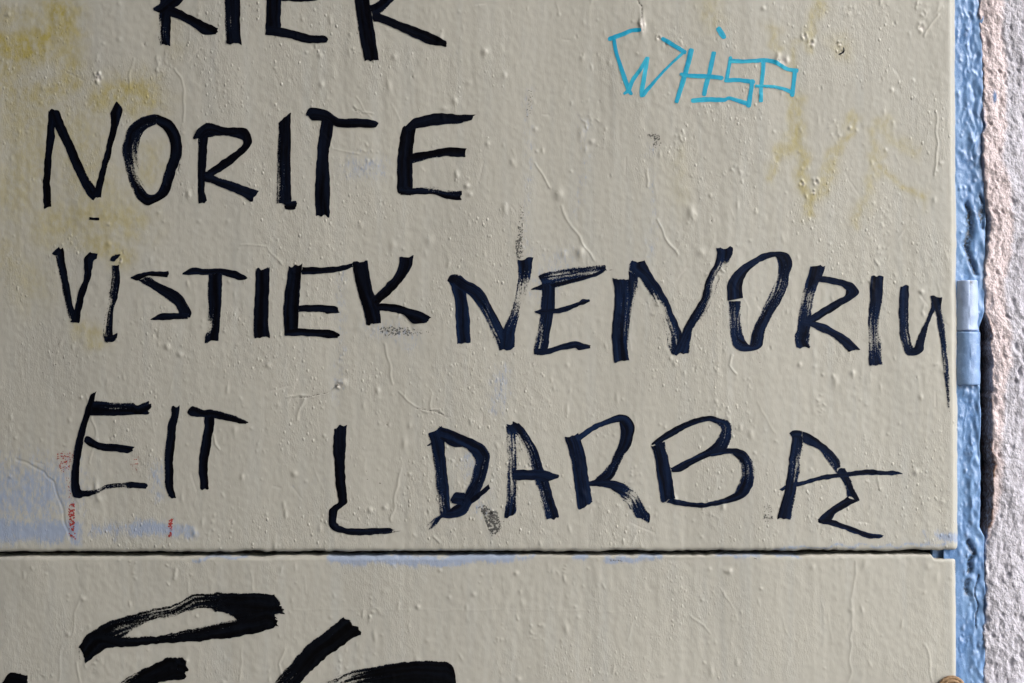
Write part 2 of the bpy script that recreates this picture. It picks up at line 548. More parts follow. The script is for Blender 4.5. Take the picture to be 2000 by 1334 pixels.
# cracks and chips
for pts, w, h in [([(586, 776), (612, 773), (642, 765), (660, 752)], 1.3, -1.2), ([(812, 797), (850, 803), (874, 814)], 1.3, -1.1),
                  ([(692, 212), (705, 220)], 1.5, -1.4), ([(1243, -20), (1247, 4), (1254, 12), (1256, 60)], 1.6, -1.0)]:
    line_stamp(H, us_s, vs_s, pts, w, h, 1.0, 5)
    line_stamp(dirt, us_s, vs_s, pts, 1.8, 0.75, 1.0, 5, 'max')
for u, v, r in [(192, 152, 8), (1527, 117, 12), (1802, 53, 8), (1254, 45, 6), (1286, 73, 5), (1584, 83, 7), (1571, 70, 6), (1594, 355, 6),
                (1566, 358, 5), (190, 145, 6), (663, 752, 6), (1640, 85, 4), (1645, 102, 4), (235, 508, 4), (960, 1004, 6), (1588, 375, 4)]:
    for k in range(7):
        a = RNG.uniform(0, 6.28)
        stamp(H, us_s, vs_s, u + r * 0.8 * math.cos(a), v + r * math.sin(a), r * 0.35, r * 0.5, RNG.uniform(0.6, 1.8))
    stamp(H, us_s, vs_s, u, v, r * 0.6, r * 0.6, -1.8)
    stamp(dirt, us_s, vs_s, u - r * 0.35, v, r * 0.45, r * 0.6, 0.75)
    stamp(bare, us_s, vs_s, u + r * 0.35, v + r * 0.2, r * 0.45, r * 0.7, 0.9)
stamp(H, us_s, vs_s, 1254, 48, 5, 18, 3.0)
stamp(bare, us_s, vs_s, 1255, 50, 4, 12, 0.8)
stamp(dirt, us_s, vs_s, 184, 427, 10, 2.5, 1.2)
for k in range(90):                      # specks of black overspray near the marker lines
    u, v = random.choice([(1300, 590, 60, 60), (1520, 700, 60, 40), (700, 950, 35, 70), (1225, 960, 20, 20), (110, 720, 100, 200), (1060, 1000, 60, 20), (60, 60, 90, 60)])[0:2]
    s = 45
    stamp(dirt, us_s, vs_s, u + RNG.normal(0, s), v + RNG.normal(0, s), RNG.uniform(1, 2.2), RNG.uniform(1, 2.2), RNG.uniform(0.7, 1.1))
for _ in range(46):                      # small random chips
    u, v = RNG.uniform(0, 1840), RNG.uniform(0, 1060)
    r = RNG.uniform(2.2, 4.2)
    stamp(H, us_s, vs_s, u, v, r * 0.7, r, -1.1)
    stamp(H, us_s, vs_s, u + r, v, r * 0.5, r * 0.8, 1.0)
    stamp(dirt, us_s, vs_s, u, v, r * 0.5, r * 0.8, RNG.uniform(0.5, 0.9))
    if RNG.random() < 0.5: stamp(bare, us_s, vs_s, u + r * 0.9, v, r * 0.5, r * 0.7, 0.5)
for _ in range(34):                      # hairline scratches
    u, v, a, L = RNG.uniform(0, 1840), RNG.uniform(0, 1060), RNG.normal(0.3, 0.9), RNG.uniform(12, 55)
    pts = [(u, v), (u + L * 0.5 * math.sin(a) + RNG.normal(0, 1.5), v + L * 0.5 * math.cos(a)), (u + L * math.sin(a), v + L * math.cos(a))]
    line_stamp(H, us_s, vs_s, pts, 1.2, RNG.uniform(-0.55, -0.25), 0.6, 3)
    line_stamp(bare, us_s, vs_s, pts, 1.1, RNG.uniform(0.1, 0.3), 0.6, 3, 'max')
# yellow smears
for pts, w, h in [
    ([(110, 20), (120, 60), (60, 95), (10, 90)], 38, 0.75), ([(10, 40), (70, 30)], 30, 0.35), ([(130, 90), (140, 160), (90, 190), (40, 185)], 26, 0.5),
    ([(20, 110), (15, 185)], 28, 0.5), ([(195, 195), (230, 180), (280, 175), (300, 200)], 30, 0.6), ([(270, 160), (262, 205)], 22, 0.4),
    ([(40, 200), (60, 300), (30, 380)], 55, 0.35), ([(150, 250), (160, 330), (200, 400)], 60, 0.32), ([(90, 440), (170, 420), (260, 430)], 40, 0.42),
    ([(170, 470), (215, 480), (240, 500)], 24, 0.45), ([(0, 480), (60, 560)], 45, 0.25), ([(160, 640), (190, 660)], 22, 0.35), ([(300, 300), (290, 340)], 26, 0.3),
    ([(1545, 190), (1552, 240), (1548, 285), (1520, 295), (1512, 330), (1510, 350)], 12, 0.42), ([(1562, 190), (1558, 250), (1566, 330), (1578, 420)], 13, 0.5),
    ([(1668, 232), (1648, 262), (1625, 320), (1610, 360), (1580, 415)], 13, 0.42), ([(1735, 230), (1712, 250), (1760, 290), (1790, 295)], 14, 0.28),
    ([(1705, 260), (1712, 330), (1690, 400), (1672, 425)], 13, 0.30), ([(1712, 330), (1760, 355), (1806, 392)], 11, 0.42),
    ([(1605, 0), (1590, 40), (1575, 80)], 12, 0.4), ([(1505, 60), (1520, 95)], 14, 0.3), ([(1385, 0), (1390, 50)], 22, 0.22), ([(1550, 90), (1545, 140)], 10, 0.3),
    ([(1640, 80), (1650, 110)], 18, 0.25), ([(1330, 300), (1325, 390)], 22, 0.12), ([(330, 60), (340, 90)], 30, 0.12)]:
    line_stamp(yellow, us_s, vs_s, pts, w, h, 5.0, int(pts[0][1]) + 11, 'max')
# pale blue undercoat
for pts, w, h in [
    ([(-60, 1035), (140, 1035)], 28, 1.0), ([(-60, 970), (100, 955)], 85, 0.72), ([(190, 1032), (225, 1032)], 22, 0.65), ([(262, 1030), (335, 1030)], 21, 0.95),
    ([(345, 1032), (375, 1038)], 16, 0.8), ([(310, 915), (312, 960)], 26, 0.5), ([(1030, 180), (1034, 300), (1028, 420), (1032, 520)], 16, 0.36),
    ([(1135, 230), (1140, 330), (1130, 420)], 18, 0.36), ([(1270, 280), (1275, 420), (1268, 500)], 16, 0.34), ([(980, 730), (975, 770), (968, 800)], 26, 0.5),
    ([(1100, 500), (1060, 560)], 44, 0.45), ([(690, 330), (740, 330)], 38, 0.5), ([(665, 540), (668, 700), (655, 780)], 20, 0.4),
    ([(730, 640), (800, 660)], 34, 0.45), ([(920, 900), (935, 990)], 32, 0.5), ([(1100, 730), (1110, 800)], 20, 0.2), ([(1830, 1050), (1862, 1052)], 13, 0.9),
    ([(1805, 1046), (1815, 1058)], 9, 0.6), ([(1862, 1064), (1500, 1071)], 3.5, 0.75), ([(780, 1076), (1000, 1076)], 3.5, 0.7), ([(150, 55), (230, 20)], 40, 0.2),
    ([(860, 70), (890, 110)], 24, 0.25), ([(1874, 250), (1875, 1040)], 3.0, 0.45), ([(1874, -60), (1874, 250)], 3.0, 0.5),
    ([(60, 240), (60, 250)], 30, 0.2), ([(480, 0), (500, 300)], 60, 0.10), ([(1650, 250), (1660, 400)], 25, 0.16), ([(620, 940), (560, 960)], 25, 0.25)]:
    line_stamp(blue, us_s, vs_s, pts, w, h, 3.0, int(pts[0][0]) + 23, 'max')

HU = H.copy()
edge_fade = np.minimum(1, smooth01((EDGE_U + 2 - us)[None, :] / 16) * 0.9 + 0.1)
bot_fade = np.minimum(1, smooth01((SEAM - vs)[:, None] / 12) * 0.9 + 0.1)
HU = HU * edge_fade * bot_fade + D_EDGE[None, :] + D_UP[:, None]
HU = np.maximum(HU, -50)
UU, VV = np.meshgrid(us, vs)
jag = noise1(us_s, 22, 31) * 0.7 + noise1(us_s, 6, 32) * 0.5
VVj = VV + jag[None, :] * smooth01((VV - (SEAM - 20)) / 16)
ujag = noise1(vs_s, 60, 33) * 0.5 + noise1(vs_s, 9, 34) * 0.3
UUj = UU + ujag[:, None] * smooth01((UU - (EDGE_U - 20)) / 16)

upper = tag(empty('door_leaf', ((EDGE_U - CU) * S, 0.02, Z0 - (SEAM - CV) * S)),
            'upper beige painted metal door leaf covered in black and cyan marker writing', 'door')
sheet_u = link('metal_sheet', grid_mesh('upper_sheet', sheet_xyz(UUj, VVj, HU), None,
               dict(grain=grain(us_s, vs_s, 150), yellow=yellow, blue=blue, dirt=np.clip(dirt, 0, 1.2), bare=np.clip(bare, 0, 1))), M_DOOR, upper)

# ---- lower leaf
U_LO = U_EDGE
V0L = SEAM + 5.0
VL = axis(V0L + 6, 2640, V0L + 6, 1400, 2.0, 16)
V_LO = np.concatenate([[V0L, V0L], V0L + 4 - 4 * np.sin(np.linspace(math.pi / 2, 0, 4)), VL])
D_LO = np.concatenate([[-50, -10], -4 * (1 - np.cos(np.linspace(math.pi / 2, 0, 4))), np.zeros(len(VL))])
us2_s = U_LO + np.arange(len(U_LO)) * 1e-6
vs2_s = V_LO + np.arange(len(V_LO)) * 1e-6
H2 = relief(us2_s, vs2_s, 200, 260)
d2, y2, b2, bare2 = (A(U_LO, V_LO) for _ in range(4))
for u, v, ru, rv, h in [(925, 1160, 5, 5, 3), (1016, 1156, 4, 5, 2), (729, 1195, 4, 4, 2.2), (1020, 1178, 5, 8, 1.6), (1588, 1108, 6, 7, 2.2), (1662, 1193, 5, 5, 2.4),
                        (1722, 1242, 3, 3, 1.6), (1812, 1108, 6, 6, 2), (1415, 1162, 5, 8, 1.8), (1324, 1150, 12, 8, 1.2), (1318, 1156, 4, 4, 1.6), (1060, 1222, 5, 5, 1.8),
                        (1295, 1320, 8, 5, 1.6), (980, 1330, 5, 6, 1.6), (645, 1205, 4, 4, 1.6), (260, 1118, 4, 3, 1.4)]:
    stamp(H2, us2_s, vs2_s, u, v, ru * 0.85, rv * 0.85, h * 0.55)
for pts, w, h in [([(560, 1190), (780, 1191), (1000, 1192), (1250, 1195)], 1.6, 0.35), ([(155, 1160), (135, 1250), (120, 1262), (112, 1334)], 2.2, 1.1),
                  ([(365, 1120), (370, 1190)], 2.0, 0.8), ([(472, 1260), (468, 1334)], 2.0, 1.0), ([(1350, 1205), (1388, 1238)], 2.0, 1.1), ([(1410, 1150), (1434, 1190)], 2.0, 1.0),
                  ([(1672, 1100), (1666, 1200), (1660, 1334)], 3.0, 1.2), ([(1804, 1260), (1816, 1300), (1822, 1334)], 2.2, 1.5), ([(1240, 1210), (1225, 1250)], 1.8, 0.9),
                  ([(150, 1295), (153, 1334)], 2.0, 1.4), ([(555, 1270), (545, 1300), (552, 1322)], 2.2, 1.6)]:
    line_stamp(H2, us2_s, vs2_s, pts, w * 0.8, h * 0.6, 1.6, int(pts[0][0]))
for pts, w, h in [([(650, 1088), (760, 1092), (880, 1091), (1000, 1088)], 13, 1.1), ([(1000, 1086), (1045, 1087)], 7, 0.7), ([(1120, 1088), (1145, 1090)], 8, 0.9),
                  ([(1185, 1092), (1200, 1094), (1290, 1088)], 9, 0.9), ([(1400, 1087), (1560, 1087)], 6, 0.8), ([(380, 1088), (480, 1089)], 6, 0.75),
                  ([(1873, 1110), (1874, 1250), (1874, 1334)], 5, 0.3), ([(720, 1265), (740, 1300)], 30, 0.15), ([(440, 1275), (455, 1290)], 25, 0.2), ([(1090, 1230), (1080, 1260)], 25, 0.2)]:
    line_stamp(b2, us2_s, vs2_s, pts, w, h, 3.0, int(pts[0][0]) + 3, 'max')
for pts in [[(1190, 1092), (1215, 1096)], [(1470, 1088), (1480, 1091)], [(1866, 1100), (1868, 1180)]]:
    line_stamp(d2, us2_s, vs2_s, pts, 3, 0.7, 2, 3, 'max')
H2 = H2 * np.minimum(1, smooth01((EDGE_U + 2 - U_LO)[None, :] / 16) * 0.9 + 0.1) * np.minimum(1, smooth01((V_LO - V0L)[:, None] / 9) * 0.9 + 0.1)
H2 = np.maximum(H2 + D_EDGE[None, :] + D_LO[:, None] - 5.0, -50)
UU2, VV2 = np.meshgrid(U_LO, V_LO)
jag2 = noise1(us2_s, 26, 41) * 0.6 + noise1(us2_s, 7, 42) * 0.4
notch = 9.0 * smooth01((U_LO - 1817) / 8)                       # corner cut back beside the hinge side
VV2 = VV2 + (jag2 + notch)[None, :] * smooth01((V0L + 22 - VV2) / 20)
VV2 = np.maximum.accumulate(VV2, axis=0)
lower = tag(empty('door_leaf', ((EDGE_U - CU) * S, 0.02, Z0 - (2640 - CV) * S)),
            'lower beige painted metal door leaf below the dark joint with thick black brush strokes', 'door')
sheet_l = link('metal_sheet', grid_mesh('lower_sheet', sheet_xyz(UU2, VV2, H2), None,
               dict(grain=grain(us2_s, vs2_s, 250), yellow=y2, blue=b2, dirt=np.clip(d2, 0, 1.2), bare=bare2)), M_DOOR, lower)


def sampler(us, vs, Hh):
    def f(u, v):
        i = np.clip(np.searchsorted(us, u) - 1, 0, len(us) - 2)
        j = np.clip(np.searchsorted(vs, v) - 1, 0, len(vs) - 2)
        fu = np.clip((u - us[i]) / np.maximum(us[i + 1] - us[i], 1e-4), 0, 1)
        fv = np.clip((v - vs[j]) / np.maximum(vs[j + 1] - vs[j], 1e-4), 0, 1)
        a = Hh[j, i] * (1 - fu) + Hh[j, i + 1] * fu
        b = Hh[j + 1, i] * (1 - fu) + Hh[j + 1, i + 1] * fu
        return a * (1 - fv) + b * fv
    return f


HS_U = sampler(us_s, vs_s, HU)
HS_L = sampler(us2_s, vs2_s, H2)

# ------------------------------------------------------------------ writing
def catmull(Pn, m):
    """Pn (n, k) control points -> m samples by arc length."""
    n = len(Pn)
    if n == 2:
        t = np.linspace(0, 1, m)[:, None]
        return Pn[0] * (1 - t) + Pn[1] * t
    E = np.vstack([2 * Pn[0] - Pn[1], Pn, 2 * Pn[-1] - Pn[-2]])
    out = []
    for i in range(1, n):
        p0, p1, p2, p3 = E[i - 1], E[i], E[i + 1], E[i + 2]
        t = np.linspace(0, 1, 24, endpoint=(i == n - 1))[:, None]
        k = 0.42
        m1, m2 = k * (p2 - p0), k * (p3 - p1)
        out.append((2 * t ** 3 - 3 * t ** 2 + 1) * p1 + (t ** 3 - 2 * t ** 2 + t) * m1 + (-2 * t ** 3 + 3 * t ** 2) * p2 + (t ** 3 - t ** 2) * m2)
    Q = np.vstack(out)
    d = np.concatenate([[0], np.cumsum(np.hypot(*np.diff((Q[:, :2] + Q[:, 2:4]) / 2, axis=0).T) + 1e-6)])
    ti = np.linspace(0, d[-1], m)
    return np.stack([np.interp(ti, d, Q[:, k]) for k in range(Q.shape[1])], -1)


LAYER = [0]


def stroke(crop, pts, dry=0.0, side=0.0, ends=0.25, rough=1.0):
    """crop (u0, v0, scale); pts: rungs (xl, yl, xr, yr) or centre points (x, y, w); dry: number or list per rung;
    side -1 / +1 dries the first / second edge."""
    u0, v0, sc = crop
    R = []
    if len(pts[0]) == 3:
        pa = np.array(pts, float)
        t0, t1 = pa[0, :2] - pa[1, :2], pa[-1, :2] - pa[-2, :2]
        t0, t1 = t0 / (np.hypot(*t0) + 1e-9), t1 / (np.hypot(*t1) + 1e-9)
        pa = np.vstack([[*(pa[0, :2] + t0 * pa[0, 2] * 0.32), pa[0, 2] * 0.5], pa, [*(pa[-1, :2] + t1 * pa[-1, 2] * 0.32), pa[-1, 2] * 0.5]])
        for i, (x, y, w) in enumerate(pa):
            a, b = pa[max(i - 1, 0)], pa[min(i + 1, len(pa) - 1)]
            t = (b - a)[:2]
            t = t / (np.hypot(*t) + 1e-9)
            nx, ny = -t[1], t[0]
            R.append((x - nx * w / 2, y - ny * w / 2, x + nx * w / 2, y + ny * w / 2))
    else:
        R = [tuple(p) for p in pts]
    R = np.array(R, float) / sc + np.array([u0, v0, u0, v0])
    n = len(R)
    dr = np.full(n, float(dry)) if np.isscalar(dry) else np.interp(np.linspace(0, 1, n), np.linspace(0, 1, len(dry)), dry)
    C4 = np.hstack([R, dr[:, None]])
    c = (R[:, :2] + R[:, 2:]) / 2
    L = np.hypot(*np.diff(c, axis=0).T).sum()
    Wd = np.hypot(R[:, 0] - R[:, 2], R[:, 1] - R[:, 3]).max()
    m = max(6, int(L / 2.2) + 2)
    k = max(4, int(Wd / 2.6) + 1)
    Q = catmull(C4, m)
    return dict(Q=Q, m=m, k=k, L=L, W=Wd, side=side, ends=ends, rough=rough)


def letter(name, label, strokes, mat, parent, HS, z=0.42):
    verts, faces, uvs, drys = [], [], [], []
    base = 0
    for s in strokes:
        seed = int(RNG.integers(1e6))
        Q, m, k = s['Q'], s['m'], s['k']
        LAYER[0] = (LAYER[0] + 1) % 12
        lift = z + 0.035 * LAYER[0]
        t = np.linspace(0, 1, k)
        arc = np.linspace(0, s['L'], m)
        j1 = (noise1(arc, 5, seed) * 0.38 + noise1(arc, 18, seed + 1) * 0.4) * s['rough']
        j2 = (noise1(arc, 5, seed + 2) * 0.38 + noise1(arc, 18, seed + 3) * 0.4) * s['rough']
        Lx, Ly, Rx, Ry = Q[:, 0], Q[:, 1], Q[:, 2], Q[:, 3]
        w = np.hypot(Rx - Lx, Ry - Ly) + 1e-6
        nx, ny = (Rx - Lx) / w, (Ry - Ly) / w
        lim = np.minimum(1, w / 8)
        Lx, Ly = Lx + nx * j1 * lim, Ly + ny * j1 * lim
        Rx, Ry = Rx + nx * j2 * lim, Ry + ny * j2 * lim
        U = Lx[:, None] * (1 - t) + Rx[:, None] * t
        V = Ly[:, None] * (1 - t) + Ry[:, None] * t
        # ragged ends along the stroke
        tx, ty = np.gradient((Lx + Rx) / 2), np.gradient((Ly + Ry) / 2)
        tl = np.hypot(tx, ty) + 1e-6
        for e, sg in ((0, -1), (m - 1, 1)):
            jj = noise1(t * s['W'], 4, seed + 4 + e) * 1.5 * s['ends'] * 4 * min(1, w[e] / 14)
            U[e] += sg * tx[e] / tl[e] * jj
            V[e] += sg * ty[e] / tl[e] * jj
        hh = HS(U.ravel(), V.ravel()).reshape(U.shape) + lift
        # lift to the local maximum so the sheet never pokes through
        for du, dv in ((1.2, 0), (-1.2, 0), (0, 1.2), (0, -1.2)):
            hh = np.maximum(hh, HS((U + du).ravel(), (V + dv).ravel()).reshape(U.shape) + lift - 0.15)
        X = sheet_xyz(U, V, hh)
        ed = np.minimum(t, 1 - t)[None, :] * w[:, None]
        d = np.repeat(Q[:, 4][:, None], k, 1)
        d = d + 0.28 * s['rough'] * np.exp(-ed / 1.7) + np.clip(0.015 + 0.05 * noise1(arc, 35, seed + 9), 0, 0.14)[:, None]
        d[0] += 0.22; d[-1] += 0.22
        if s['side']:
            g = (1 - t) if s['side'] < 0 else t
            d = d * (0.25 + 1.35 * g[None, :])
        d = np.clip(d, 0, 0.66)
        off = (seed % 997) * 0.0137
        uv = np.stack([np.repeat(arc[:, None], k, 1) * S + off, (t[None, :] * w[:, None]) * S + off * 1.7], -1)
        verts.append(X.reshape(-1, 3)); uvs.append(uv.reshape(-1, 2)); drys.append(d.ravel())
        idx = np.arange(m * k).reshape(m, k) + base
        q = np.stack([idx[:-1, :-1], idx[1:, :-1], idx[1:, 1:], idx[:-1, 1:]], -1).reshape(-1, 4)
        # make it face the viewer
        a, b, c_ = X[0, 0], X[m // 2, 0], X[0, -1]
        nrm = np.cross(X[1, 0] - X[0, 0], X[1, -1] - X[0, 0])
        if nrm[1] > 0: q = q[:, ::-1]
        faces.append(q)
        base += m * k
    Vt, F, UVs, D = np.vstack(verts), np.vstack(faces), np.vstack(uvs), np.concatenate(drys)
    me = bpy.data.meshes.new(name)
    me.vertices.add(len(Vt)); me.vertices.foreach_set('co', Vt.reshape(-1).astype(np.float32))
    me.loops.add(len(F) * 4); me.loops.foreach_set('vertex_index', F.reshape(-1).astype(np.int32))
    me.polygons.add(len(F))
    me.polygons.foreach_set('loop_start', (np.arange(len(F)) * 4).astype(np.int32))
    me.polygons.foreach_set('loop_total', np.full(len(F), 4, np.int32))
    me.update(calc_edges=True)
    me.polygons.foreach_set('use_smooth', np.ones(len(F), bool))
    ul = me.uv_layers.new(name='UVMap')
    ul.data.foreach_set('uv', UVs[F.reshape(-1)].reshape(-1).astype(np.float32))
    at = me.attributes.new('dry', 'FLOAT', 'POINT')
    at.data.foreach_set('value', D.astype(np.float32))
    o = link(name, me, mat, parent)
    if label: o['label'] = label
    return o


c1, c2, c3 = (0, 0, 2.964), (480, 0, 2.964), (1150, 20, 4.444)
c4, c5, c6 = (80, 460, 4.545), (460, 470, 4.545), (850, 460, 5.132)
c7, c8 = (1170, 460, 5.0), (1520, 480, 3.924)
e1, e2, e3 = (100, 740, 4.545), (600, 800, 4.94), (950, 790, 5.336)
e4, e5, e6, e7 = (1240, 790, 6.063), (1480, 810, 4.941), (0, 1120, 3.333), (480, 1150, 4.348)
px = (0, 0, 1.0)
s_ = stroke
W = []      # (label, material, strokes)
# first line, its top out of view
W += [('letter K, first of the top line', M_INK, [
    s_(c1, [(940, -330, 1020, -330), (928, 0, 1000, 0), (922, 90, 990, 90), (915, 200, 988, 200), (932, 262, 988, 264)], [0, 0, 0, .25, .15], -1),
    s_(c1, [(885, 48, 890, 60), (925, 20, 940, 75), (985, -25, 1010, 45), (1020, -70, 1060, 0), (1180, -300, 1230, -250)]),
    s_(c1, [(980, 30, 975, 90), (1060, 65, 1050, 115), (1150, 110, 1130, 165), (1200, 135, 1180, 200), (1262, 165, 1255, 200)])]),
    ('letter I of the top line', M_INK, [s_(c1, [(1305, -330, 1385, -330), (1300, 0, 1390, 0), (1298, 120, 1392, 120), (1308, 258, 1398, 255)], [0, .1, .25, .1], -1)]),
    ('letter E of the top line', M_INK, [
    s_(c2, [(130, -330, 215, -330), (120, 0, 208, 0), (115, 120, 205, 120), (115, 195, 200, 195)]),
    s_(c2, [(205, -40, 205, 5), (300, -30, 300, 8), (415, -15, 418, 4)]),
    s_(c2, [(130, -330, 130, -270), (300, -335, 300, -280), (440, -330, 440, -285)]),
    s_(c2, [(118, 150, 118, 200), (200, 160, 215, 215), (300, 180, 300, 235), (380, 200, 370, 250), (465, 205, 468, 245)])]),
    ('letter K, last of the top line', M_INK, [
    s_(c2, [(610, -330, 690, -330), (630, 0, 715, 0), (645, 120, 735, 120), (665, 230, 755, 230), (690, 350, 772, 348)]),
    s_(c2, [(715, 35, 735, 110), (770, 10, 800, 65), (815, -40, 862, 0), (900, -160, 960, -110)]),
    s_(c2, [(740, 65, 735, 125), (800, 90, 800, 140), (960, 148, 940, 200), (1080, 195, 1050, 250), (1163, 240, 1158, 270)])])]
# NORITE
W += [('letter N of NORITE', M_INK, [
    s_(c1, [(285, 640, 330, 640), (283, 700, 325, 730), (265, 880, 305, 880), (252, 1080, 295, 1080), (255, 1205, 300, 1200)]),
    s_(c1, [(288, 640, 345, 640), (325, 740, 375, 720), (400, 905, 440, 865), (465, 1050, 505, 1010), (512, 1130, 560, 1095), (540, 1158, 588, 1130)]),
    s_(c1, [(520, 1125, 588, 1150), (555, 1085, 595, 1090), (590, 960, 625, 965), (640, 750, 680, 750), (646, 655, 712, 640), (675, 588, 682, 592)])]),
    ('letter O of NORITE', M_INK, [
    s_(c1, [(910, 660, 905, 718), (1000, 705, 955, 755), (1045, 780, 985, 830), (1055, 885, 985, 900), (1015, 1010, 950, 1005), (970, 1130, 918, 1105), (865, 1187, 870, 1130), (795, 1145, 835, 1095), (748, 1040, 790, 1005), (712, 890, 770, 900), (718, 820, 775, 830), (750, 735, 800, 790), (820, 680, 850, 745), (910, 660, 905, 718)], [.1, 0, 0, .1, .2, 0, 0, .1, .3, .25, .2, .15, .2, .1], 0, 0),
    s_(c1, [(770, 760, 830, 770), (755, 850, 805, 850), (765, 960, 805, 965), (790, 1030, 815, 1035), (840, 1100, 855, 1105)], [.2, .4, .6, .7, .6]),
    s_(c1, [(1040, 730, 1046, 735), (1045, 880, 1062, 880), (1020, 1000, 1035, 990)], .5)]),
    ('letter R of NORITE', M_INK, [
    s_(c1, [(1150, 745, 1210, 710), (1150, 800, 1205, 800), (1145, 950, 1195, 950), (1148, 1100, 1188, 1100), (1150, 1180, 1200, 1160)]),
    s_(c1, [(1118, 795, 1122, 808), (1150, 742, 1165, 800), (1210, 708, 1215, 795), (1300, 735, 1300, 785), (1425, 745, 1380, 800), (1460, 815, 1408, 815), (1440, 860, 1400, 845), (1350, 945, 1320, 905), (1240, 1015, 1210, 985), (1190, 1030, 1185, 995)], [0, .1, .15, .1, 0, 0, 0, 0, 0, 0]),
    s_(c1, [(1185, 1000, 1180, 1050), (1240, 1020, 1230, 1065), (1350, 1050, 1330, 1105), (1440, 1085, 1410, 1140), (1505, 1105, 1455, 1168)])]),
    ('letter I of NORITE', M_INK, [
    s_(c2, [(190, 705, 262, 650), (188, 760, 262, 720), (182, 900, 262, 900), (178, 1060, 262, 1060), (178, 1185, 268, 1180)], [0, .1, .2, .3, .1], -1),
    s_(c2, [(232, 1170, 232, 1215), (262, 1165, 262, 1218), (298, 1160, 292, 1210)])]),
    ('letter T of NORITE', M_INK, [
    s_(c2, [(345, 660, 365, 680), (375, 622, 390, 698), (470, 640, 470, 705), (540, 685, 530, 735), (640, 685, 640, 738), (740, 695, 740, 738), (770, 712, 765, 722)]),
    s_(c2, [(440, 690, 520, 680), (425, 780, 500, 790), (412, 900, 480, 900), (405, 1050, 487, 1050), (402, 1150, 487, 1150), (410, 1252, 487, 1250)])]),
    ('letter E of NORITE', M_INK, [
    s_(c2, [(905, 740, 990, 700), (890, 820, 975, 820), (875, 950, 965, 950), (880, 1080, 965, 1080), (880, 1115, 960, 1125)]),
    s_(c2, [(920, 735, 930, 760), (985, 682, 990, 742), (1130, 655, 1130, 722), (1250, 662, 1240, 712), (1328, 665, 1300, 700)]),
    s_(c2, [(960, 890, 960, 945), (1080, 868, 1080, 915), (1180, 855, 1170, 905), (1275, 860, 1270, 908)]),
    s_(c2, [(885, 1080, 895, 1128), (965, 1088, 970, 1130), (1090, 1080, 1080, 1125), (1170, 1095, 1160, 1150), (1252, 1105, 1245, 1158)], [0, 0, .3, .2, 0], -1)])]
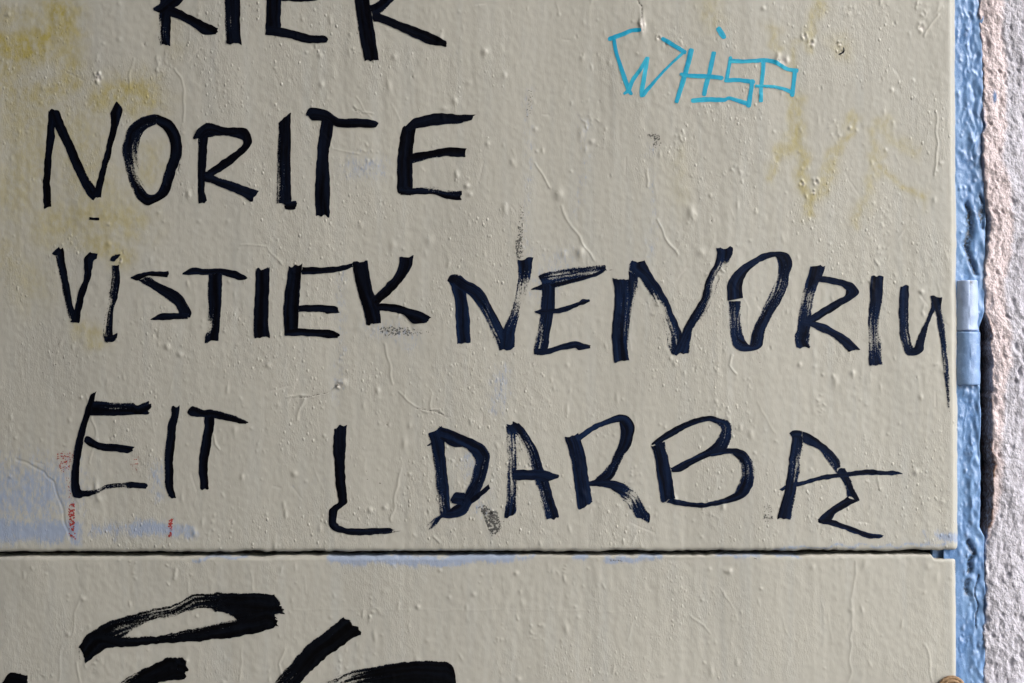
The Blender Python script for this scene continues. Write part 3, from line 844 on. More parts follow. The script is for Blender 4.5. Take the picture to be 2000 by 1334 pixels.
# VISTIEK
W += [('letter V of VISTIEK', M_INK, [
    s_(c4, [(120, 165, 195, 105), (140, 240, 212, 200), (190, 480, 262, 470), (225, 650, 290, 630), (255, 770, 335, 775)], .15, -1),
    s_(c4, [(98, 160, 100, 166), (130, 130, 140, 180), (165, 92, 190, 160)]),
    s_(c4, [(258, 770, 340, 775), (300, 640, 360, 660), (345, 470, 400, 500), (388, 370, 442, 380), (385, 230, 470, 230), (395, 190, 500, 205), (440, 145, 505, 165)])]),
    ('letter I, second of VISTIEK', M_INK, [
    s_(c4, [(612, 220, 620, 225), (640, 178, 655, 235), (720, 162, 690, 200)], .2),
    s_(c4, [(615, 260, 695, 255), (610, 380, 705, 380), (590, 540, 685, 540), (580, 640, 655, 640), (560, 740, 645, 740), (555, 860, 640, 860), (570, 940, 640, 945)], [.35, .4, .5, .55, .45, .35, .1], -1),
    s_(c4, [(570, 900, 580, 940), (640, 885, 640, 945), (685, 865, 680, 910)])]),
    ('letter S of VISTIEK', M_INK, [
    s_(c4, [(1138, 320, 1132, 372), (960, 320, 965, 360), (880, 335, 860, 400), (800, 370, 800, 380)]),
    s_(c4, [(960, 362, 858, 395), (1050, 422, 950, 452), (1150, 465, 1060, 522), (1240, 522, 1140, 575), (1300, 600, 1195, 625), (1337, 680, 1222, 680), (1325, 738, 1225, 735)], [.2, .1, 0, 0, 0, 0, 0]),
    s_(c4, [(1330, 690, 1310, 742), (1215, 685, 1210, 745), (1060, 692, 1070, 752), (1010, 720, 1010, 752), (975, 742, 975, 748)])]),
    ('letter T of VISTIEK', M_INK, [
    s_(c4, [(1253, 335, 1255, 345), (1345, 285, 1330, 350), (1480, 298, 1480, 350), (1600, 292, 1600, 350), (1720, 310, 1700, 385), (1800, 345, 1760, 400), (1835, 365, 1815, 395)]),
    s_(c4, [(1490, 330, 1612, 330), (1485, 500, 1605, 500), (1490, 640, 1600, 640), (1475, 800, 1590, 800), (1460, 890, 1580, 890), (1458, 942, 1580, 938)], [0, 0, .1, .4, .1, 0], -1)]),
    ('letter I, fifth of VISTIEK', M_INK, [s_(c5, [(180, 260, 308, 235), (175, 400, 303, 400), (165, 600, 295, 600), (160, 760, 295, 760), (163, 860, 305, 860)])]),
    ('letter E of VISTIEK', M_INK, [
    s_(c5, [(472, 235, 598, 205), (460, 320, 585, 320), (440, 480, 570, 480), (432, 620, 560, 620), (435, 760, 560, 770), (437, 845, 560, 800)]),
    s_(c5, [(590, 235, 585, 300), (760, 238, 760, 292), (940, 218, 940, 275), (1045, 200, 1045, 240)]),
    s_(c5, [(555, 580, 555, 635), (760, 570, 760, 632), (860, 575, 820, 650), (918, 595, 918, 640)]),
    s_(c5, [(440, 800, 440, 848), (560, 780, 560, 848), (700, 790, 700, 850), (860, 795, 800, 868), (928, 830, 910, 862)])]),
    ('letter K of VISTIEK', M_INK, [
    s_(c5, [(1042, 195, 1175, 168), (1052, 290, 1185, 290), (1080, 430, 1220, 430), (1118, 560, 1265, 540), (1150, 660, 1285, 650), (1160, 750, 1290, 738)]),
    s_(c5, [(1200, 520, 1260, 580), (1250, 472, 1305, 535), (1340, 390, 1400, 450), (1420, 290, 1500, 335), (1455, 200, 1560, 240), (1455, 150, 1580, 138)]),
    s_(c5, [(1250, 560, 1250, 620), (1330, 560, 1330, 622), (1450, 572, 1440, 640), (1560, 605, 1510, 665), (1650, 630, 1580, 735), (1728, 685, 1690, 732)])])]
# NENORIU
W += [('letter N, first of NENORIU', M_INK_SHEEN, [
    s_(c6, [(135, 460, 270, 400), (165, 540, 310, 520), (195, 650, 325, 650), (205, 850, 350, 850), (210, 980, 350, 980), (220, 1088, 352, 1060)]),
    s_(c6, [(120, 455, 125, 462), (150, 400, 170, 480), (240, 385, 240, 500)]),
    s_(c6, [(240, 388, 190, 510), (310, 445, 330, 590), (400, 490, 410, 680), (500, 580, 465, 770), (560, 700, 530, 900), (630, 830, 575, 1010), (680, 930, 620, 1100), (760, 1050, 650, 1162)], [0, 0, .1, .25, .35, .35, .25, .1], 1),
    s_(c6, [(650, 1160, 800, 1125), (680, 950, 805, 960), (735, 800, 840, 800), (790, 620, 890, 640), (815, 480, 945, 470), (830, 340, 975, 340), (825, 245, 990, 215)], [.1, .2, .5, .6, .5, .2, 0])]),
    ('letter E of NENORIU', M_INK_SHEEN, [
    s_(c6, [(1060, 430, 1210, 440), (1070, 520, 1205, 520), (1060, 700, 1200, 700), (1030, 880, 1165, 880), (1010, 1020, 1140, 1020), (990, 1150, 1130, 1130), (1000, 1195, 1060, 1203)], [0, 0, 0, .2, .25, .2, 0], -1),
    s_(c6, [(1030, 405, 1040, 420), (1090, 370, 1080, 480), (1200, 345, 1200, 510), (1400, 315, 1400, 475), (1600, 285, 1600, 410), (1700, 285, 1690, 365), (1712, 300, 1714, 345)], [0, .2, .45, .42, .4, .25, .1]),
    s_(c6, [(1150, 478, 1160, 530), (1400, 425, 1400, 470), (1600, 372, 1610, 410), (1705, 330, 1708, 355)], .1),
    s_(c6, [(958, 538, 962, 545), (1030, 500, 1040, 545), (1080, 480, 1090, 535)]),
    s_(c6, [(1700, 335, 1700, 350), (1785, 338, 1785, 346)], .35),
    s_(c6, [(995, 762, 1000, 772), (1060, 735, 1060, 788), (1170, 735, 1180, 785), (1300, 712, 1310, 765), (1430, 665, 1440, 710), (1480, 640, 1490, 695), (1550, 640, 1545, 665)]),
    s_(c6, [(990, 1140, 1000, 1190), (1060, 1130, 1060, 1203), (1140, 1125, 1150, 1185), (1250, 1095, 1260, 1150), (1400, 1065, 1400, 1130), (1480, 1080, 1440, 1150), (1560, 1100, 1550, 1130)])]),
    ('letter N, third of NENORIU', M_INK_SHEEN, [
    s_(c7, [(140, 430, 285, 420), (155, 560, 290, 520), (150, 700, 320, 700), (130, 900, 300, 900), (130, 1080, 290, 1080), (150, 1240, 302, 1222)], [.05, .1, .2, .2, .1, 0], 1),
    s_(c7, [(290, 350, 390, 390), (290, 430, 390, 480), (290, 560, 370, 560), (290, 700, 330, 700)], [.1, .25, .35, .4], 1),
    s_(c7, [(295, 265, 440, 238), (300, 350, 460, 280), (400, 420, 530, 400), (480, 560, 600, 500), (560, 710, 690, 670), (620, 860, 740, 800), (660, 980, 790, 920), (670, 1060, 830, 1010), (700, 1165, 880, 1150)], [0, 0, .1, .25, .45, .5, .5, .4, .15], -1),
    s_(c7, [(720, 1160, 880, 1150), (790, 1000, 905, 960), (840, 870, 925, 900), (920, 740, 1040, 760), (1000, 590, 1110, 600), (1060, 400, 1180, 420), (1130, 270, 1250, 310), (1150, 180, 1300, 200), (1145, 135, 1308, 105)], [.1, .1, .1, .3, .45, .55, .45, .1, 0], 1)]),
    ('letter O of NENORIU', M_INK_SHEEN, [
    s_(c7, [(1252, 640, 1405, 610), (1255, 470, 1400, 490), (1310, 370, 1430, 400), (1400, 290, 1500, 310), (1580, 185, 1590, 250), (1740, 155, 1700, 210), (1850, 180, 1735, 220), (1890, 280, 1750, 300), (1860, 380, 1735, 420), (1840, 500, 1700, 500), (1790, 620, 1650, 600), (1700, 780, 1570, 770), (1620, 930, 1500, 930), (1590, 1080, 1470, 1060), (1520, 1125, 1450, 1055), (1380, 1130, 1420, 1010), (1300, 1060, 1400, 920), (1270, 900, 1385, 800), (1262, 720, 1385, 700), (1262, 640, 1385, 640)], [0, 0, 0, 0, 0, 0, .05, .22, .32, .33, .26, .26, .24, .2, .1, .1, .2, .28, .25, .1], 0, 0),
    s_(c7, [(1400, 600, 1404, 604), (1470, 680, 1474, 684)], .3, 0, .1, .4)]),
    ('letter R of NENORIU', M_INK_SHEEN, [
    s_(c8, [(245, 155, 365, 150), (230, 220, 335, 225), (185, 370, 280, 370), (160, 520, 260, 520), (150, 640, 245, 640), (130, 700, 245, 740), (140, 788, 248, 775)], [0, 0, .4, .3, .25, .35, .2]),
    s_(c8, [(300, 225, 295, 270), (400, 235, 390, 285), (500, 262, 480, 310), (575, 290, 518, 335), (620, 345, 520, 350), (600, 385, 512, 382), (500, 455, 440, 420), (350, 545, 310, 500), (260, 595, 230, 545), (165, 600, 180, 560)]),
    s_(c8, [(170, 570, 165, 605), (260, 580, 250, 620), (330, 590, 300, 645), (430, 640, 400, 690), (530, 700, 490, 760), (632, 795, 545, 818)])]),
    ('letter I of NENORIU', M_INK_SHEEN, [s_(c8, [(705, 235, 808, 235), (705, 400, 800, 400), (690, 560, 785, 560), (688, 760, 795, 760), (698, 920, 795, 910)], [0, .15, .4, .45, .25])]),
    ('letter U of NENORIU with a long faded tail', M_INK_SHEEN, [
    s_(c8, [(938, 310, 1002, 305), (928, 420, 1000, 420), (925, 560, 1000, 560), (930, 660, 1010, 660), (945, 750, 1030, 750), (985, 838, 1032, 780), (1060, 840, 1040, 775), (1110, 800, 1047, 760), (1115, 750, 1055, 735), (1145, 630, 1105, 620), (1195, 500, 1160, 490), (1210, 430, 1172, 435)], [0, .2, .35, .4, .3, .1, .05, 0, .1, .2, .2, .1]),
    s_(c8, [(1165, 385, 1258, 395), (1185, 460, 1250, 470), (1215, 580, 1272, 570), (1240, 720, 1285, 710), (1252, 850, 1298, 850), (1266, 1000, 1306, 1000), (1283, 1120, 1312, 1120), (1293, 1230, 1310, 1225), (1300, 1285, 1306, 1285)], [0, .1, .25, .3, .35, .35, .4, .45, .5])])]
# EIT
W += [('letter E of EIT', M_INK, [
    s_(e1, [(345, 150, 405, 118), (290, 310, 345, 310), (240, 480, 300, 480), (205, 640, 270, 640), (183, 820, 250, 820), (178, 960, 250, 950), (200, 1040, 275, 990), (255, 1055, 340, 985)], [0, .05, .15, .1, 0, 0, 0, 0]),
    s_(e1, [(240, 990, 230, 1052), (340, 985, 320, 1040), (440, 960, 430, 1005), (500, 935, 500, 975), (650, 915, 650, 970), (715, 910, 715, 970), (850, 925, 850, 972)], [0, .1, .4, .35, .4, .1, 0]),
    s_(e1, [(340, 185, 335, 325), (480, 190, 480, 328), (620, 200, 620, 325), (720, 205, 720, 318), (770, 225, 780, 312), (885, 185, 865, 315)], [0, .2, .25, .15, .1, .2], -1, .5),
    s_(e1, [(285, 540, 300, 570), (315, 505, 330, 590), (420, 560, 420, 630), (560, 575, 540, 645), (700, 598, 680, 658), (740, 605, 725, 640)])]),
    ('letter I of EIT', M_INK, [s_(e1, [(1065, 265, 1140, 230), (1060, 330, 1140, 330), (1040, 380, 1118, 400), (1020, 560, 1098, 560), (1005, 760, 1085, 760), (1010, 950, 1090, 950), (1045, 1055, 1110, 1050)], [0, 0, 0, 0, 0, .1, .2], -1)]),
    ('letter T of EIT', M_INK, [
    s_(e1, [(1205, 285, 1215, 305), (1255, 238, 1250, 328), (1360, 275, 1360, 340), (1440, 275, 1440, 350), (1580, 305, 1560, 370), (1700, 345, 1680, 395), (1755, 380, 1740, 400)], [0, 0, 0, 0, .2, .2, 0], -1),
    s_(e1, [(1365, 335, 1455, 335), (1360, 440, 1445, 450), (1335, 560, 1420, 570), (1315, 740, 1395, 740), (1320, 880, 1395, 880), (1325, 975, 1398, 975)])]),
    ('single hooked letter between EIT and DARBA', M_INK, [
    s_(e2, [(262, 190, 385, 135), (255, 360, 375, 330), (265, 520, 360, 520), (275, 680, 370, 680), (290, 800, 380, 800), (300, 885, 385, 895), (255, 920, 340, 935), (207, 965, 298, 970), (205, 1050, 280, 1050), (215, 1115, 290, 1085), (270, 1165, 330, 1115), (380, 1195, 400, 1140), (500, 1205, 520, 1140), (640, 1200, 640, 1130), (790, 1190, 790, 1130), (830, 1180, 830, 1145), (905, 1168, 905, 1152)], [0, 0, 0, .05, .1, .05, 0, 0, 0, 0, 0, 0, .05, .1, .1, .3, .35])])]
# DARBA
W += [('letter D of the last word of the fourth line', M_INK_SHEEN, [
    s_(e2, [(1170, 235, 1300, 150), (1195, 330, 1325, 300), (1205, 430, 1330, 430), (1225, 600, 1350, 600), (1240, 760, 1370, 760), (1250, 900, 1380, 900), (1270, 1010, 1390, 990)], [0, .1, .2, .3, .3, .45, .3], -1),
    s_(e2, [(1155, 345, 1160, 352), (1190, 318, 1200, 345)]),
    s_(e2, [(1280, 160, 1290, 280), (1420, 205, 1400, 355), (1560, 270, 1520, 365), (1690, 330, 1590, 420), (1765, 430, 1625, 500), (1750, 570, 1610, 570), (1710, 690, 1570, 700), (1650, 830, 1530, 800), (1580, 920, 1490, 870), (1520, 1010, 1430, 920), (1400, 1050, 1350, 980), (1300, 1050, 1290, 1000), (1240, 1120, 1190, 1070), (1190, 1165, 1148, 1105)], [0, 0, 0, .1, .15, .15, .1, 0, 0, 0, 0, .1, .4, .6]),
    s_(e2, [(1380, 870, 1390, 895), (1430, 795, 1420, 910), (1530, 800, 1520, 920)]),
    s_(e2, [(1750, 720, 1770, 765), (1660, 790, 1690, 830), (1560, 860, 1590, 900)])]),
    ('letter A, second of the last word of the fourth line', M_INK_SHEEN, [
    s_(e3, [(205, 230, 340, 190), (210, 330, 330, 350), (212, 520, 325, 520), (212, 700, 330, 700), (210, 850, 335, 850), (205, 1000, 325, 1000), (185, 1170, 305, 1135)], [0, .45, .5, .4, .45, .4, .1]),
    s_(e3, [(215, 220, 330, 185), (300, 340, 420, 290), (370, 470, 510, 440), (430, 620, 580, 620), (490, 800, 650, 790), (540, 960, 690, 960), (590, 1090, 740, 1090), (615, 1215, 755, 1165)], [0, .3, .45, .45, .35, .4, .3, .2], -1, .45),
    s_(e3, [(260, 690, 260, 780), (300, 685, 300, 785), (470, 680, 480, 785), (600, 685, 600, 800), (700, 715, 690, 785), (762, 735, 755, 765)])]),
    ('letter R of the last word of the fourth line', M_INK_SHEEN, [
    s_(e3, [(815, 355, 960, 290), (850, 450, 995, 400), (890, 620, 1040, 560), (910, 760, 1065, 760), (935, 950, 1090, 930), (955, 1088, 1105, 1025)], [0, .1, .15, 0, 0, 0]),
    s_(e3, [(930, 330, 960, 380), (970, 310, 990, 370), (1080, 230, 1090, 290), (1200, 175, 1220, 230), (1380, 108, 1370, 185), (1480, 125, 1390, 200), (1545, 240, 1400, 300), (1510, 420, 1370, 440), (1440, 520, 1330, 510), (1390, 630, 1290, 610), (1330, 760, 1200, 710), (1200, 830, 1130, 780), (1080, 850, 1070, 800)], [0, 0, 0, .05, 0, 0, 0, .1, .25, .3, .25, .1, 0]),
    s_(e3, [(1070, 805, 1075, 850), (1200, 790, 1190, 855), (1330, 795, 1290, 880), (1440, 830, 1380, 930), (1560, 900, 1450, 1050), (1620, 1000, 1510, 1110), (1660, 1090, 1560, 1180), (1710, 1150, 1620, 1190), (1705, 1225, 1690, 1235)], [0, 0, 0, .2, .6, .35, .2, .25, .2])]),
    ('letter B of the last word of the fourth line', M_INK_SHEEN, [
    s_(e4, [(190, 490, 345, 430), (230, 600, 375, 560), (260, 800, 420, 760), (280, 950, 450, 930), (310, 1165, 485, 1110)], [.05, .1, 0, 0, .15]),
    s_(e4, [(200, 475, 300, 480), (225, 440, 310, 455), (420, 300, 440, 380), (600, 210, 620, 280), (760, 150, 780, 215), (900, 132, 890, 198), (990, 150, 960, 225), (1125, 205, 1000, 260), (1150, 340, 1010, 320), (1110, 480, 940, 450), (1040, 560, 840, 535), (880, 620, 720, 600), (700, 700, 580, 670), (560, 790, 450, 745), (450, 805, 420, 750)], [0, 0, 0, 0, 0, 0, .15, .3, .35, .2, 0, 0, 0, 0, 0]),
    s_(e4, [(880, 540, 900, 610), (1000, 520, 1010, 600), (1110, 515, 1110, 575), (1210, 520, 1170, 590), (1320, 570, 1230, 660), (1400, 690, 1250, 720), (1415, 820, 1255, 830), (1390, 960, 1225, 930), (1330, 1070, 1180, 1040), (1200, 1140, 1080, 1095), (1000, 1190, 960, 1135), (820, 1218, 820, 1160), (670, 1218, 670, 1155), (480, 1190, 500, 1125), (370, 1160, 410, 1110)], [0, 0, 0, 0, .1, .3, .3, .15, .05, 0, 0, 0, 0, 0, 0])]),
    ('letter A with a zigzag tail ending the fourth line', M_INK_SHEEN, [
    s_(e5, [(330, 195, 440, 200), (320, 320, 440, 330), (300, 440, 430, 440), (285, 580, 415, 580), (265, 700, 380, 720), (225, 850, 355, 850), (190, 1000, 325, 1000)], [0, .25, .4, .4, .2, .25, .05], 1),
    s_(e5, [(303, 178, 310, 190), (350, 150, 345, 210), (440, 152, 430, 230)]),
    s_(e5, [(430, 152, 430, 260), (520, 195, 480, 285), (640, 280, 600, 345), (720, 360, 660, 430), (785, 440, 710, 490), (800, 510, 745, 545)], [0, 0, .05, .2, .25, .2]),
    s_(e5, [(840, 515, 750, 545), (900, 620, 820, 640), (940, 720, 850, 720), (985, 825, 860, 790)], [.1, .2, .2, 0]),
    s_(e5, [(980, 830, 865, 790), (880, 875, 800, 835), (760, 950, 700, 900), (715, 1005, 620, 965), (640, 1050, 575, 1020)]),
    s_(e5, [(580, 1010, 590, 1045), (700, 1010, 690, 1065), (840, 1055, 830, 1110), (940, 1090, 930, 1150), (1060, 1140, 1050, 1190), (1160, 1155, 1160, 1200), (1215, 1170, 1190, 1190)], [0, 0, 0, .05, .05, .2, .2]),
    s_(e5, [(205, 720, 230, 738), (300, 665, 300, 700), (400, 645, 400, 690), (550, 600, 550, 645), (740, 565, 750, 612), (900, 545, 900, 595), (1080, 530, 1080, 580), (1250, 540, 1250, 580), (1340, 545, 1340, 580), (1398, 570, 1395, 576)], [.1, 0, 0, 0, .05, .05, .05, .1, .15, .2])])]
for lab, mat, st in W:
    letter('marker_letter', lab, st, mat, upper, HS_U)
# cyan tag
for lab, st in [
    ('cyan letter W of the small tag', [
        s_(c3, [(180, 248, 35), (300, 205, 38), (370, 175, 35), (445, 172, 32)]), s_(c3, [(220, 255, 30), (240, 370, 35), (290, 530, 38), (345, 690, 40), (372, 728, 26)]),
        s_(c3, [(308, 725, 20), (350, 690, 36), (380, 610, 36), (450, 510, 34), (508, 415, 32)]), s_(c3, [(510, 415, 36), (485, 560, 38), (465, 680, 40), (462, 745, 36)]),
        s_(c3, [(470, 735, 40), (560, 630, 28), (680, 500, 22), (820, 370, 24)], [0, .1, .2, .05]), s_(c3, [(640, 245, 32), (720, 295, 36), (835, 365, 36)])]),
    ('cyan letter H of the small tag', [
        s_(c3, [(890, 345, 44), (860, 470, 44), (815, 620, 42), (762, 795, 34)]), s_(c3, [(800, 555, 30), (900, 570, 38), (1050, 575, 36), (1155, 590, 40)])]),
    ('cyan dotted letter I of the small tag', [
        s_(c3, [(1085, 370, 38), (1050, 530, 40), (1020, 640, 40), (1000, 735, 38)]), s_(c3, [(1125, 160, 45), (1150, 200, 50), (1175, 235, 40)])]),
    ('cyan letter S of the small tag', [
        s_(c3, [(900, 785, 40), (1040, 775, 40), (1170, 780, 40), (1215, 765, 36), (1290, 785, 38), (1390, 815, 40)]), s_(c3, [(1230, 410, 30), (1215, 500, 34), (1195, 615, 36)]),
        s_(c3, [(1228, 440, 38), (1340, 445, 34), (1460, 440, 34)]), s_(c3, [(1185, 612, 34), (1290, 605, 38), (1430, 625, 36)]), s_(c3, [(1420, 610, 34), (1405, 720, 36), (1385, 830, 44)])]),
    ('cyan letter P of the small tag', [
        s_(c3, [(1460, 440, 34), (1520, 435, 36), (1600, 445, 34), (1650, 470, 36), (1720, 510, 34), (1810, 525, 34)]), s_(c3, [(1515, 440, 36), (1508, 560, 36), (1495, 680, 30), (1492, 790, 34)], [0, 0, .15, .05]),
        s_(c3, [(1790, 520, 40), (1780, 620, 36), (1765, 740, 36)]), s_(c3, [(1450, 660, 24), (1600, 665, 26), (1700, 685, 32), (1770, 720, 34)], [.1, .2, .1, 0])])]:
    for q in st: q['rough'] = 0.45; q['ends'] = 0.12
    letter('tag_letter', lab, st, M_CYAN, upper, HS_U)
# rub marks and scuffs
for nm, lab, mat, st in [
    ('red_rub_mark', 'tall red rub mark beside the E of EIT', M_RED, [s_(px, [(110, 884, 145, 884), (112, 905, 140, 905), (120, 925, 136, 925)], [.25, .3, .5]), s_(px, [(130, 925, 140, 925), (133, 975, 140, 975)], .55), s_(px, [(132, 978, 145, 978), (133, 1010, 146, 1010), (136, 1048, 149, 1048)], [.3, .1, .1])]),
    ('red_rub_mark', 'short red rub mark on the pale blue patch', M_RED, [s_(px, [(330, 1012, 340, 1010), (327, 1047, 336, 1047)], 0.0)]),
    ('red_rub_mark', 'faint red rub mark inside the E of EIT', M_RED, [s_(px, [(256, 895, 272, 895), (256, 918, 270, 918)], .5)]),
    ('scuff_mark', 'dark vertical scuff above the first N of NENORIU', M_SCUFF, [s_(px, [(1016, 398, 1024, 398), (1012, 440, 1023, 440), (1008, 470, 1022, 470), (1007, 505, 1022, 505)], [.5, .4, .25, .15])]),
    ('scuff_mark', 'faint scuff streak below the small tag', M_SCUFF, [s_(px, [(1030, 175, 1042, 175), (1028, 230, 1040, 230)], .55)]),
    ('scuff_mark', 'dark curly scuff left below the small tag', M_SCUFF, [s_(px, [(1262, 262, 1272, 258), (1272, 275, 1290, 265), (1272, 292, 1294, 282)], [.3, .2, .3])]),
    ('scuff_mark', 'grey scuff under the K of VISTIEK', M_SCUFF, [s_(px, [(742, 640, 742, 655), (770, 636, 770, 656), (810, 640, 812, 656), (840, 646, 842, 654)], [.4, .25, .35, .55])]),
    ('scuff_mark', 'dark smear right of the D on the fourth line', M_SCUFF, [s_(px, [(928, 990, 950, 985), (945, 1008, 972, 1000), (952, 1030, 978, 1022), (958, 1045, 980, 1040)], [.35, .1, .05, .3])]),
    ('scuff_mark', 'faint smear left of the last letter', M_SCUFF, [s_(px, [(1490, 985, 1506, 985), (1488, 1018, 1512, 1018)], .45)]),
    ('scuff_mark', 'small black dash under the N of NORITE', M_INK, [s_(px, [(174, 424, 174, 429), (184, 425, 184, 430), (194, 424, 194, 430)])]),
    ('scuff_mark', 'small curved black tick right of the small tag', M_INK, [s_(px, [(1647, 92, 1650, 93), (1646, 101, 1649, 103), (1637, 105, 1638, 108)], .15)])]:
    for q in st: q['ends'] = 0.4
    letter(nm, lab, st, mat, upper, HS_U)
# thick brush strokes on the lower leaf
for lab, st in [
    ('thick looping brush stroke', [
        s_(e6, [(545, 415, 640, 520), (640, 345, 760, 440), (770, 285, 860, 370), (950, 240, 980, 310), (1120, 195, 1130, 275), (1250, 130, 1290, 228), (1420, 120, 1420, 250), (1600, 122, 1560, 290), (1780, 130, 1700, 300), (1835, 200, 1740, 310)], [.03, .16, .30, .42, .45, .38, .25, .15, .1, .2]),
        s_(e6, [(1380, 135, 1390, 235), (1500, 128, 1500, 270), (1600, 125, 1570, 310), (1790, 132, 1798, 335)], [.55, .25, .05, .1]), s_(e6, [(1780, 195, 1780, 265), (1838, 205, 1838, 265)], .15),
        s_(e6, [(505, 480, 560, 582), (590, 385, 690, 490), (800, 400, 800, 480), (1000, 400, 1000, 460), (1200, 365, 1200, 452), (1400, 325, 1400, 432), (1560, 285, 1560, 410), (1740, 240, 1760, 360), (1795, 280, 1795, 335)], [0, .05, .2, .24, .24, .18, .08, .03, 0], -1),
        s_(e6, [(510, 500, 525, 510), (512, 580, 522, 582)], .45)]),
    ('brush stroke end at the lower left corner', [s_(e6, [(5, 720, 180, 760), (60, 648, 170, 660)], .05), s_(e6, [(10, 715, 10, 1000), (60, 650, 60, 1000), (150, 660, 150, 1000), (172, 700, 180, 1000)])]),
    ('slanted brush stroke below the loop', [s_(e6, [(1170, 548, 1205, 690), (1100, 545, 1140, 695), (1000, 590, 1050, 708), (900, 640, 960, 760), (800, 700, 860, 860), (700, 820, 760, 980)], [.05, 0, 0, .1, .2, .2], -1), s_(e6, [(1150, 548, 1140, 695), (1185, 550, 1180, 692), (1212, 570, 1205, 690)], .1)]),
    ('long diagonal brush stroke', [s_(e7, [(830, 235, 985, 385), (750, 300, 860, 450), (620, 400, 720, 550), (500, 490, 620, 650), (370, 640, 520, 740), (240, 770, 420, 850), (100, 950, 250, 1050)], [.05, .05, .1, .1, .15, .25, .2], -1, .5)]),
    ('broad brush stroke at the bottom edge of view', [s_(e7, [(560, 830, 600, 1100), (800, 735, 800, 1100), (980, 680, 980, 1100), (1100, 660, 1100, 1100), (1280, 628, 1280, 1100), (1500, 608, 1500, 1100), (1700, 620, 1700, 1100), (1760, 660, 1780, 1100), (1785, 760, 1788, 1100)], [.6, .5, .35, .2, .1, 0, 0, 0, .05])])]:
    for q in st: q['rough'] = 1.7; q['ends'] = 0.5
    letter('brush_stroke', lab, st, M_BRUSH, lower, HS_L, 0.5)

# ------------------------------------------------------------------ blue frame with hinge
frame = tag(empty('door_jamb', ((1895 - CU) * S, 0.03, 0.0)), 'blue glossy lumpy painted steel frame strip with barrel hinge', 'door frame', kind='thing')
fu = np.arange(1845, 1931, 1.5)
fv = axis(-960, 2700, -40, 1380, 2.0, 14)
fv_s = fv
FH = -11 + 0.6 * noise_grid(fu, fv, 16, 70, 301) + 0.32 * noise_grid(fu, fv, 7, 18, 302) + 0.25 * noise_grid(fu, fv, 4, 7, 303)
rug = smooth01((fu - 1884) / 22)[None, :]
FH += rug * (0.7 * noise_grid(fu, fv, 9, 13, 304) + 0.8 * noise_grid(fu, fv, 5, 9, 305) + 2.0)
fd, sky_glint = A(fu, fv), A(fu, fv)
frng = np.random.default_rng(5)
for _ in range(300):
    u, v = frng.uniform(1876, 1916), frng.uniform(-40, 1370)
    r = frng.uniform(1.8, 3.8)
    stamp(sky_glint, fu, fv, u + 0.8, v, r * 0.7, r * 1.2, frng.uniform(0, 0.35))  # sky reflections on the lumps, painted in as pale spots
    stamp(FH, fu, fv, u, v, r, r * frng.uniform(0.9, 1.9), frng.uniform(0.5, 1.8), 1.0, frng.normal(0, 0.2))
for pts, w, h in [([(1893, 400), (1893, 440), (1891, 480), (1896, 510), (1908, 535)], 4.5, -9), ([(1904, 40), (1908, 120), (1906, 230), (1902, 330)], 3, -2.2),
                  ([(1895, 1060), (1906, 1090), (1900, 1120)], 5, -8), ([(1912, 1120), (1906, 1150), (1903, 1200), (1908, 1232)], 1.6, -4),
                  ([(1895, 1140), (1892, 1160)], 5, -5), ([(1889, 850), (1890, 820), (1897, 800)], 2.5, 3), ([(1913, 380), (1918, 440)], 4, -6), ([(1886, 700), (1905, 762)], 3, 2),
                  ([(1908, 800), (1908, 900), (1906, 1000)], 3.2, 3.5), ([(1890, 0), (1893, 120), (1888, 240)], 3, 3), ([(1900, 1240), (1912, 1330)], 3, 2.5)]:
    line_stamp(FH, fu, fv, pts, w, h * (0.75 if h < 0 else 0.3), 3.0, int(pts[0][1]) + 7)
    if h < -3: line_stamp(fd, fu, fv, pts, w * 1.1, 0.95, 3.0, int(pts[0][1]) + 7, 'max')
for v in (752, 762, 770):
    stamp(FH, fu, fv, 1890, v, 14, 7, 3)
stamp(fd, fu, fv, 1880, 752, 8, 5, 0.7)
FU_, FV_ = np.meshgrid(fu, fv)
redge = 0.6 * noise1(fv, 30, 306) + 0.5 * noise1(fv, 9, 307)
shape_r = np.interp(fv, [-40, 100, 330, 420, 480, 610, 640, 760, 1030, 1050, 1334], [1930, 1930, 1930, 1935, 1935, 1930, 1921, 1921, 1921, 1930, 1930])
FX = fu[0] + (FU_ - fu[0]) / (fu[-1] - fu[0]) * ((shape_r + redge)[:, None] - fu[0])
FH2 = FH - 30 * smooth01((FU_ - 1924) / 7) ** 1.0
FH2[:, -1] = -48
lean_f = 0.004 * (FV_ - 640)
link('frame_strip', grid_mesh('frame_strip', P(FX + lean_f, FV_, FH2), None, dict(dirt=np.clip(fd, 0, 1), pale=np.clip(sky_glint, 0, 0.6))), M_BLUE, frame)
link('light_block_plate', box_mesh('light_block_plate', ((-420 - CU) * S, 55 * S, 0.0), ((1926 - CU) * S, 75 * S, Z0 - (-960 - CV) * S)), M_DARK, frame)  # added plate blocking light behind the leaves, dark so the joint stays black
link('corner_lug', box_mesh('corner_lug', ((1828 - CU) * S, 24 * S, Z0 - (1108 - CV) * S), ((1874 - CU) * S, 40 * S, Z0 - (1068 - CV) * S), 0.0006), M_BLUE, frame)


